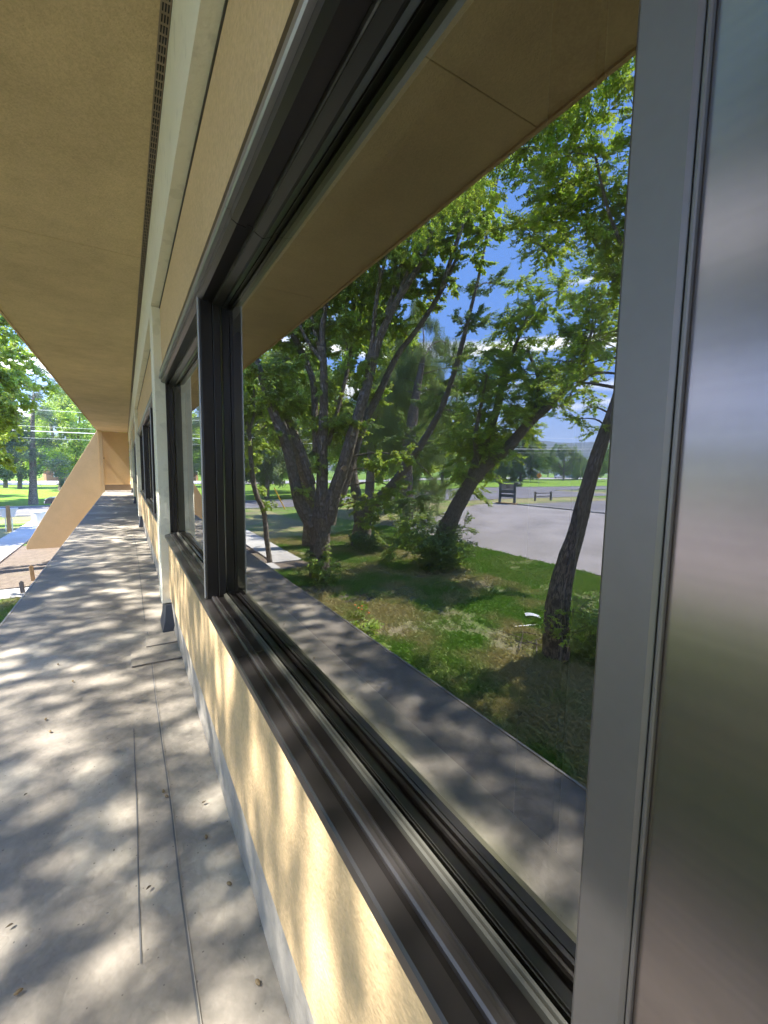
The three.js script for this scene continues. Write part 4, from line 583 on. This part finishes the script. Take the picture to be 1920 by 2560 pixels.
{ // orange flowers
  const t = thing('flowering_plant', 'small plant with orange flowers beside the ledge', 'plant', [-5.35, gy(-5.35, -10.6), -10.6]), R = rng(721), st = [], sp = [];
  for (let i = 0; i < 12; i++) { const a = R() * 6.28, q = 0.25 * R(), h = 0.3 + 0.25 * R(); st.push(tube([[0, -0.03, 0, 0.006], [Math.cos(a) * q * .6, h * .6, Math.sin(a) * q * .6, 0.005], [Math.cos(a) * q, h, Math.sin(a) * q, 0.003]], 4)); sp.push([Math.cos(a) * q * .7, h * .6, Math.sin(a) * q * .7]); if (i < 5) part('flower', new THREE.SphereGeometry(0.032, 7, 5).scale(1, 0.55, 1).translate(Math.cos(a) * q, h, Math.sin(a) * q), new THREE.MeshStandardMaterial({ color: C(0.75, 0.20, 0.04), roughness: 0.8 }), t); }
  part('stems', st, M.leafDark, t).userData.kind = 'stuff'; foliage('foliage', sp, SP.small, M.leaf, t, 722);
}
// ---------------------------------------------------------------- things across the lawn
M.wood = new THREE.MeshStandardMaterial({ map: tex(256, 0.8, (u, v) => { const k = 0.7 + 0.5 * fbm(u, v * 0.15, 40, 3, 731); return [0.19 * k, 0.165 * k, 0.15 * k]; }), roughness: 0.9 });
M.woodTan = new THREE.MeshStandardMaterial({ map: tex(256, 0.8, (u, v) => { const k = 0.7 + 0.5 * fbm(u, v * 0.15, 40, 3, 733); return [0.42 * k, 0.27 * k, 0.13 * k]; }), roughness: 0.9 });
M.slate = new THREE.MeshStandardMaterial({ color: C(0.10, 0.12, 0.13), roughness: 0.7 });
M.signFace = new THREE.MeshStandardMaterial({ color: C(0.36, 0.33, 0.30), roughness: 0.8 });
M.whitePaint = new THREE.MeshStandardMaterial({ color: C(0.78, 0.78, 0.76), roughness: 0.6 });
M.orange = new THREE.MeshStandardMaterial({ color: C(0.80, 0.30, 0.03), roughness: 0.6 });
M.galv = new THREE.MeshStandardMaterial({ color: C(0.45, 0.46, 0.47), roughness: 0.5, metalness: 0.6 });
M.black = new THREE.MeshStandardMaterial({ color: C(0.015, 0.015, 0.016), roughness: 0.7 });
M.carGlass = new THREE.MeshPhysicalMaterial({ color: C(0.02, 0.025, 0.03), roughness: 0.05, metalness: 0 });
{ // notice sign
  const x = -30.35, z = -28.4, t = thing('notice_sign', 'grey timber notice sign with small roof and square emblem, on a wooden base', 'sign', [x, gy(x, z), z], 67.3 * Math.PI / 180);
  for (const s of [-1, 1]) part('post', box(s * 0.70 - 0.10, s * 0.70 + 0.10, 0.12, 1.98, -0.10, 0.10, 0.008), M.slate, t);
  part('roof', prism([[-1.12, 1.985], [1.12, 1.985], [1.0, 2.05], [-1.0, 2.05]], -0.22, 0.22), M.slate, t);
  for (const s of [-1, 1]) part('bracket', prism(s > 0 ? [[0.80, 1.78], [0.80, 1.98], [1.02, 1.98]] : [[-0.80, 1.78], [-1.02, 1.98], [-0.80, 1.98]], -0.05, 0.05), M.slate, t);
  const b = part('sign_board', box(-0.598, 0.598, 1.36, 1.90, -0.05, 0.05, 0.005), M.signFace, t, 'pale upper board with a square emblem');
  part('emblem', [box(-0.17, 0.11, 1.76, 1.80, 0.051, 0.062), box(-0.17, 0.11, 1.54, 1.58, 0.051, 0.062), box(-0.17, -0.13, 1.581, 1.759, 0.051, 0.062), box(0.07, 0.11, 1.581, 1.759, 0.051, 0.062), box(-0.07, 0.01, 1.63, 1.70, 0.051, 0.062)], M.black, b);
  part('sign_board', box(-0.598, 0.598, 1.02, 1.34, -0.045, 0.045, 0.005), M.slate, t);
  part('sign_board', box(-0.598, 0.598, 0.64, 0.93, -0.045, 0.045, 0.005), M.slate, t);
  part('base', box(-1.0, 1.0, -0.1, 0.14, -0.34, 0.34, 0.02), M.woodTan, t);
}
{ // two rail fence
  const xa = -36.62, xb = -39.15, z = -30.35, y = gy(-37.8, z), t = thing('rail_fence', 'short two-rail timber fence on the grass strip right of the notice sign', 'fence', [(xa + xb) / 2, y, z]), h = (xa - xb) / 2;
  for (const s of [-1, 1]) part('post', box(s * h - 0.08, s * h + 0.08, -0.2, 0.98, -0.08, 0.08, 0.01), M.wood, t);
  for (const yy of [0.42, 0.76]) part('rail', box(-h + 0.08, h - 0.08, yy, yy + 0.09, -0.035, 0.035, 0.008), M.wood, t);
}
{ // warning sign
  const x = -70.5, z = -57.4, t = thing('warning_sign', 'orange diamond road sign on a thin post at the park edge', 'sign', [x, gy(x, z), z], 1.0);
  part('post', box(-0.03, 0.03, -0.3, 2.7, -0.045, -0.005), M.galv, t); part('plate', new THREE.BoxGeometry(0.8, 0.8, 0.02).rotateZ(Math.PI / 4).translate(0, 2.3, 0.012), M.orange, t);
  part('symbol', box(-0.07, 0.07, 2.08, 2.52, 0.023, 0.028), M.black, t);
}
function vehicle(name, label, x, z, turn, paint, pickup, group) {
  const t = thing(name, label, pickup ? 'truck' : 'car', [x, gy(x, z) + (pickup ? 0.1 : 0.05), z], turn);
  const L = pickup ? 5.6 : 4.7, W = 0.92, roof = pickup ? 1.85 : 1.68;
  const side = pickup ? [[-L / 2, 0.45], [L / 2, 0.45], [L / 2, 0.95], [L / 2 - 0.15, 1.1], [L / 2 - 1.35, 1.18], [-L / 2, 1.18]] : [[-L / 2, 0.4], [L / 2, 0.4], [L / 2, 0.8], [L / 2 - 0.2, 0.98], [L / 2 - 1.3, 1.08], [-L / 2 + 0.1, 1.08], [-L / 2, 0.9]];
  part('body', prism(side, -W, W, 0.05), paint, t);
  const cab = pickup ? [[-0.9, 1.181], [1.35, 1.181], [0.75, roof], [-0.75, roof]] : [[-L / 2 + 0.12, 1.081], [1.15, 1.081], [0.5, roof], [-1.7, roof]];
  part('cab', prism(cab, -W + 0.1, W - 0.1, 0.05), paint, t);
  const gl = pickup ? [[-0.70, 1.22], [1.15, 1.22], [0.72, roof - 0.1], [-0.62, roof - 0.1]] : [[-1.9, 1.14], [0.95, 1.14], [0.42, roof - 0.1], [-1.6, roof - 0.1]];
  for (const s of [-1, 1]) part('side_window', prism(gl, s * (W - 0.102), s * (W - 0.085)), M.carGlass, t);
  for (const s of [-1, 1]) part('headlight', box(L / 2 - 0.06, L / 2 + 0.012, 0.72, 0.88, s * 0.62 - 0.16, s * 0.62 + 0.16, 0.01), M.galv, t);
  part('bumper', box(L / 2 - 0.02, L / 2 + 0.08, 0.42, 0.62, -0.85, 0.85, 0.02), M.galv, t);
  for (const sx of [-1, 1]) for (const s of [-1, 1]) { const w = part('wheel', new THREE.CylinderGeometry(0.37, 0.37, 0.24, 20).rotateX(Math.PI / 2).translate(sx * L * 0.31, 0.36, s * (W - 0.08)), M.black, t); part('rim', new THREE.CylinderGeometry(0.22, 0.22, 0.02, 14).rotateX(Math.PI / 2).translate(sx * L * 0.31, 0.36, s * (W + 0.052)), M.galv, w); }
  return t;
}
const paintWhite = new THREE.MeshPhysicalMaterial({ color: C(0.72, 0.73, 0.75), roughness: 0.4, clearcoat: 1, clearcoatRoughness: 0.1 }), paintBlack = new THREE.MeshPhysicalMaterial({ color: C(0.02, 0.021, 0.026), roughness: 0.4, clearcoat: 1, clearcoatRoughness: 0.08 });
vehicle('pickup_truck', 'white pickup truck on the pale far road', -172, -128, 0.1, paintWhite, true);
vehicle('parked_car', 'black car parked at the kerb across the street, half behind the buttress', -5.1, -55.3, Math.PI, paintBlack, false);
{ // utility pole with conduit and guy wire
  const x = -8.03, z = -38.03, y = gy(x, z), t = thing('utility_pole', 'wooden utility pole with a white conduit and a yellow guy-wire guard', 'pole', [x, y, z]);
  part('pole', tube([[0, -0.4, 0, 0.16], [-0.03, 3, 0, 0.15], [0.12, 10.5, 0.1, 0.11]], 12), M.woodTan, t);
  part('conduit', tube([[-0.24, -0.1, 0.05, 0.055], [-0.26, 3, 0.05, 0.055], [-0.17, 7.5, 0.1, 0.055]], 8), M.whitePaint, t);
  for (const h of [1.6, 3.4, 5.2]) part('strap', box(-0.34, 0.16, h, h + 0.05, -0.18, 0.2), M.galv, t);
  part('crossarm', box(-1.2, 1.3, 9.6, 9.72, -0.06, 0.06, 0.01), M.woodTan, t);
  const ax = -6.2, az = -6.6, ay = gy(x + ax, z + az) - y;
  part('guy_wire', tube([[ax, ay, az, 0.008], [ax / 2, ay / 2 + 4.4, az / 2, 0.008], [0.1, 8.8, 0.1, 0.008]], 5), M.galv, t);
  const G = (f) => [lerp(ax, 0.1, f), lerp(ay, 8.8, f), lerp(az, 0.1, f)];
  part('guy_guard', tube([[...G(0.005), 0.055], [...G(0.14), 0.055], [...G(0.27), 0.055]], 8), new THREE.MeshStandardMaterial({ color: C(0.80, 0.42, 0.04), roughness: 0.6 }), t);
}
for (const [x, label] of [[-74, 'utility pole far along the near side of the street'], [30, 'utility pole beyond the building on the near side of the street']]) { const t = thing('utility_pole', label, 'pole', [x, gy(x, -45), -45]); part('pole', tube([[0, -0.5, 0, 0.16], [0, 5, 0, 0.14], [0, 9.4, 0, 0.11]], 10), M.wood, t); part('crossarm', box(-0.08, 0.08, 8.6, 8.75, -1.2, 1.2, 0.01), M.wood, t); }
for (const [h, r, z, label] of [[4.15, 0.035, -44.9, 'lower bright overhead cable across the street'], [4.55, 0.010, -45.1, 'thin overhead cable just above the bright one'], [5.85, 0.014, -44.6, 'highest overhead cable across the street'], [3.6, 0.009, -45.2, 'lowest thin overhead cable across the street']]) { const pts = []; for (let i = 0; i <= 12; i++) { const f = i / 12; pts.push([lerp(-74, 30, f), h + 1.0 * Math.pow(2 * f - 1.25, 2), z, r]); } solo('overhead_cable', tube(pts, 6), M.whitePaint, label, 'cable', 'overhead cables'); }
{ // post with white boxes, barrel, stakes
  const x = -7.05, z = -36.5, t = thing('meter_post', 'weathered wooden post carrying two white boxes, beyond the buttress foot', 'post', [x, gy(x, z), z], 0.1);
  part('post', box(-0.10, 0.10, -0.3, 1.72, -0.09, 0.09, 0.01), M.woodTan, t);
  for (const s of [-1, 1]) { const b = part('white_box', prism([[s * 0.12, 0.95], [s * 0.30, 0.95], [s * 0.46, 1.50], [s * 0.12, 1.50]].sort(() => 0), -0.16, 0.16, 0.015), M.whitePaint, t); part('lid', box(s * 0.11, s * 0.50, 1.505, 1.54, -0.18, 0.18, 0.006), M.whitePaint, b); part('conduit', tube([[s * 0.16, -0.2, 0.05, 0.03], [s * 0.16, 0.95, 0.05, 0.03]], 8), M.whitePaint, t); }
  const b = thing('white_barrel', 'white plastic barrel on the drive, half hidden by the buttress', 'barrel', [-5.9, gy(-5.9, -39.4), -39.4]);
  part('shell', new THREE.LatheGeometry([[0, 0], [0.36, 0], [0.38, 0.1], [0.42, 0.5], [0.44, 0.95], [0.44, 1.0]].map(p => new THREE.Vector2(...p)), 24), M.whitePaint, b); part('lid', new THREE.LatheGeometry([[0, 1.05], [0.40, 1.03], [0.47, 1.0], [0.47, 0.96], [0.445, 0.96]].map(p => new THREE.Vector2(...p)), 24), M.whitePaint, b);
  for (const [x, z, h, m, l] of [[-3.56, -20.6, 0.62, M.woodTan, 'pale timber stake in the mulch bed'], [-3.53, -18.5, 0.5, M.wood, 'dark timber stake beside the concrete footpath']]) { const s = solo('timber_stake', prism([[-0.06, -0.3], [0.06, -0.3], [0.06, h - 0.06], [0, h], [-0.06, h - 0.06]], -0.04, 0.04, 0.004), m, l, 'stake'); s.position.set(x, gy(x, z), z); s.rotation.z = 0.06; }
}
{ // litter on the lawn
  const p = solo('paper_sheet', (() => { const g = new THREE.PlaneGeometry(0.5, 0.26, 8, 6).rotateX(-Math.PI / 2), q = g.attributes.position; for (let i = 0; i < q.count; i++) q.setY(i, 0.06 + 0.07 * Math.sin(q.getX(i) * 6 + 1) * Math.cos(q.getZ(i) * 5)); g.computeVertexNormals(); return g; })(), new THREE.MeshStandardMaterial({ color: C(0.5, 0.52, 0.56), roughness: 0.8, side: THREE.DoubleSide }), 'crumpled white sheet lying by the foot of the dark-trunked tree', 'litter'); p.position.set(-9.97, gy(-9.97, -8.33) + 0.03, -8.33); p.rotation.y = 0.7;
  const q = solo('metal_pipe', tube([[-0.4, 0.04, 0, 0.022], [0, 0.05, 0.02, 0.022], [0.4, 0.04, 0, 0.022]], 8), M.galv, 'short pale pipe lying on the shaded lawn', 'pipe'); q.position.set(-9.3, gy(-9.3, -8.0), -8.0); q.rotation.y = 0.3;
  const R = rng(741); for (let i = 0; i < 7; i++) { const a = R() * 3.1, l = 0.5 + 0.8 * R(), b = solo('fallen_branch', tube([[-l, 0.02, 0, 0.016], [0, 0.06 + 0.05 * R(), 0.1 * R(), 0.012], [l * 0.8, 0.03, 0.15 * R(), 0.004]], 5), M.bark, 'thin fallen branch in the brush pile by the dark-trunked tree', 'branch', 'brush pile'); b.position.set(-8.9 + R() * 0.9, gy(-8.6, -7.4) + 0.04 * i * 0.5, -7.6 + R() * 0.8); b.rotation.y = a; }
}
// houses beyond the far road
function house(label, x, z, turn, w, d, h, wall, roof, group) {
  const t = thing('house', label, 'house', [x, gy(x, z) - 0.1, z], turn);
  part('wall', box(-w / 2, w / 2, 0, h, -d / 2, d / 2), wall, t);
  part('gable', prism([[-w / 2 + 0.05, h + 0.002], [w / 2 - 0.05, h + 0.002], [0, h + w * 0.26 - 0.06]], -d / 2 + 0.02, d / 2 - 0.02), wall, t);
  const s = w * 0.26, rf = part('roof', [prism([[-w / 2 - 0.5, h - s * 0.2], [0, h + s], [0, h + s + 0.18], [-w / 2 - 0.5, h - s * 0.2 + 0.18]], -d / 2 - 0.4, d / 2 + 0.4), prism([[w / 2 + 0.5, h - s * 0.2], [w / 2 + 0.5, h - s * 0.2 + 0.18], [0.001, h + s + 0.18], [0.001, h + s]], -d / 2 - 0.4, d / 2 + 0.4)], roof, t);
  part('chimney', box(w * 0.2, w * 0.2 + 0.7, h + 0.5, h + s + 0.7, -0.4, 0.4), wall, rf);
  for (const k of [-0.3, 0.0, 0.3]) { const q = part('window', box(k * w - 0.6, k * w + 0.6, 1.1, 2.3, d / 2 + 0.002, d / 2 + 0.04), M.whitePaint, t); part('window_glass', box(k * w - 0.5, k * w + 0.5, 1.2, 2.2, d / 2 + 0.041, d / 2 + 0.05), M.carGlass, q); }
  part('door', box(w * 0.42 - 0.5, w * 0.42 + 0.4, 0.1, 2.1, d / 2 + 0.002, d / 2 + 0.05), M.wood, t);
}
const flat = (r, g, b) => new THREE.MeshStandardMaterial({ color: C(r, g, b), roughness: 0.9 });
house('brown house seen past the buttress, beyond the park', -14, -150, 0.2, 11, 9, 3.2, flat(0.28, 0.13, 0.07), flat(0.16, 0.17, 0.19));
house('low pale house beyond the far road, right of the round park tree', -176, -152, 0.9, 14, 9, 3.0, flat(0.50, 0.47, 0.42), flat(0.17, 0.16, 0.16));
house('grey-blue house beyond the far road behind the white pickup', -205, -148, 0.9, 13, 9, 3.2, flat(0.30, 0.38, 0.40), flat(0.20, 0.19, 0.18));
house('white house at the far left of the park', -40, -165, 0.2, 12, 9, 3.2, flat(0.66, 0.65, 0.62), flat(0.22, 0.20, 0.20));

// ---------------------------------------------------------------- small litter on the ledge
{
  const budM = new THREE.MeshStandardMaterial({ color: C(0.20, 0.145, 0.075), roughness: 0.8 }), dry = new THREE.MeshStandardMaterial({ color: C(0.09, 0.065, 0.04), roughness: 0.85, side: THREE.DoubleSide });
  const bud = new THREE.LatheGeometry([[0, -0.011], [0.004, -0.008], [0.0062, -0.001], [0.0050, 0.006], [0.0018, 0.011], [0, 0.012]].map(p => new THREE.Vector2(...p)), 9).rotateZ(Math.PI / 2);
  const R = rng(801);
  LITTER.forEach(([x, z], i) => { const leafy = i % 4 === 0; const g = leafy ? (() => { const q = new THREE.BufferGeometry(); q.setAttribute('position', new THREE.Float32BufferAttribute(leafShape(0.022, 0.011, false).flatMap(p => p), 3)); q.scale(1, -1, 1); q.computeVertexNormals(); return q; })() : bud;
    const m = solo(leafy ? 'dry_leaf' : 'fallen_bud', g, leafy ? dry : budM, leafy ? 'small dry leaf scrap lying on the grey ledge' : 'small brown fallen bud lying on the grey ledge', leafy ? 'leaf' : 'bud', leafy ? 'dry leaf scraps on the ledge' : 'fallen buds on the ledge');
    m.position.set(x, leafy ? 0.012 : 0.0095, z); m.rotation.y = R() * 6.28; });
}
renderer.render(scene, camera);
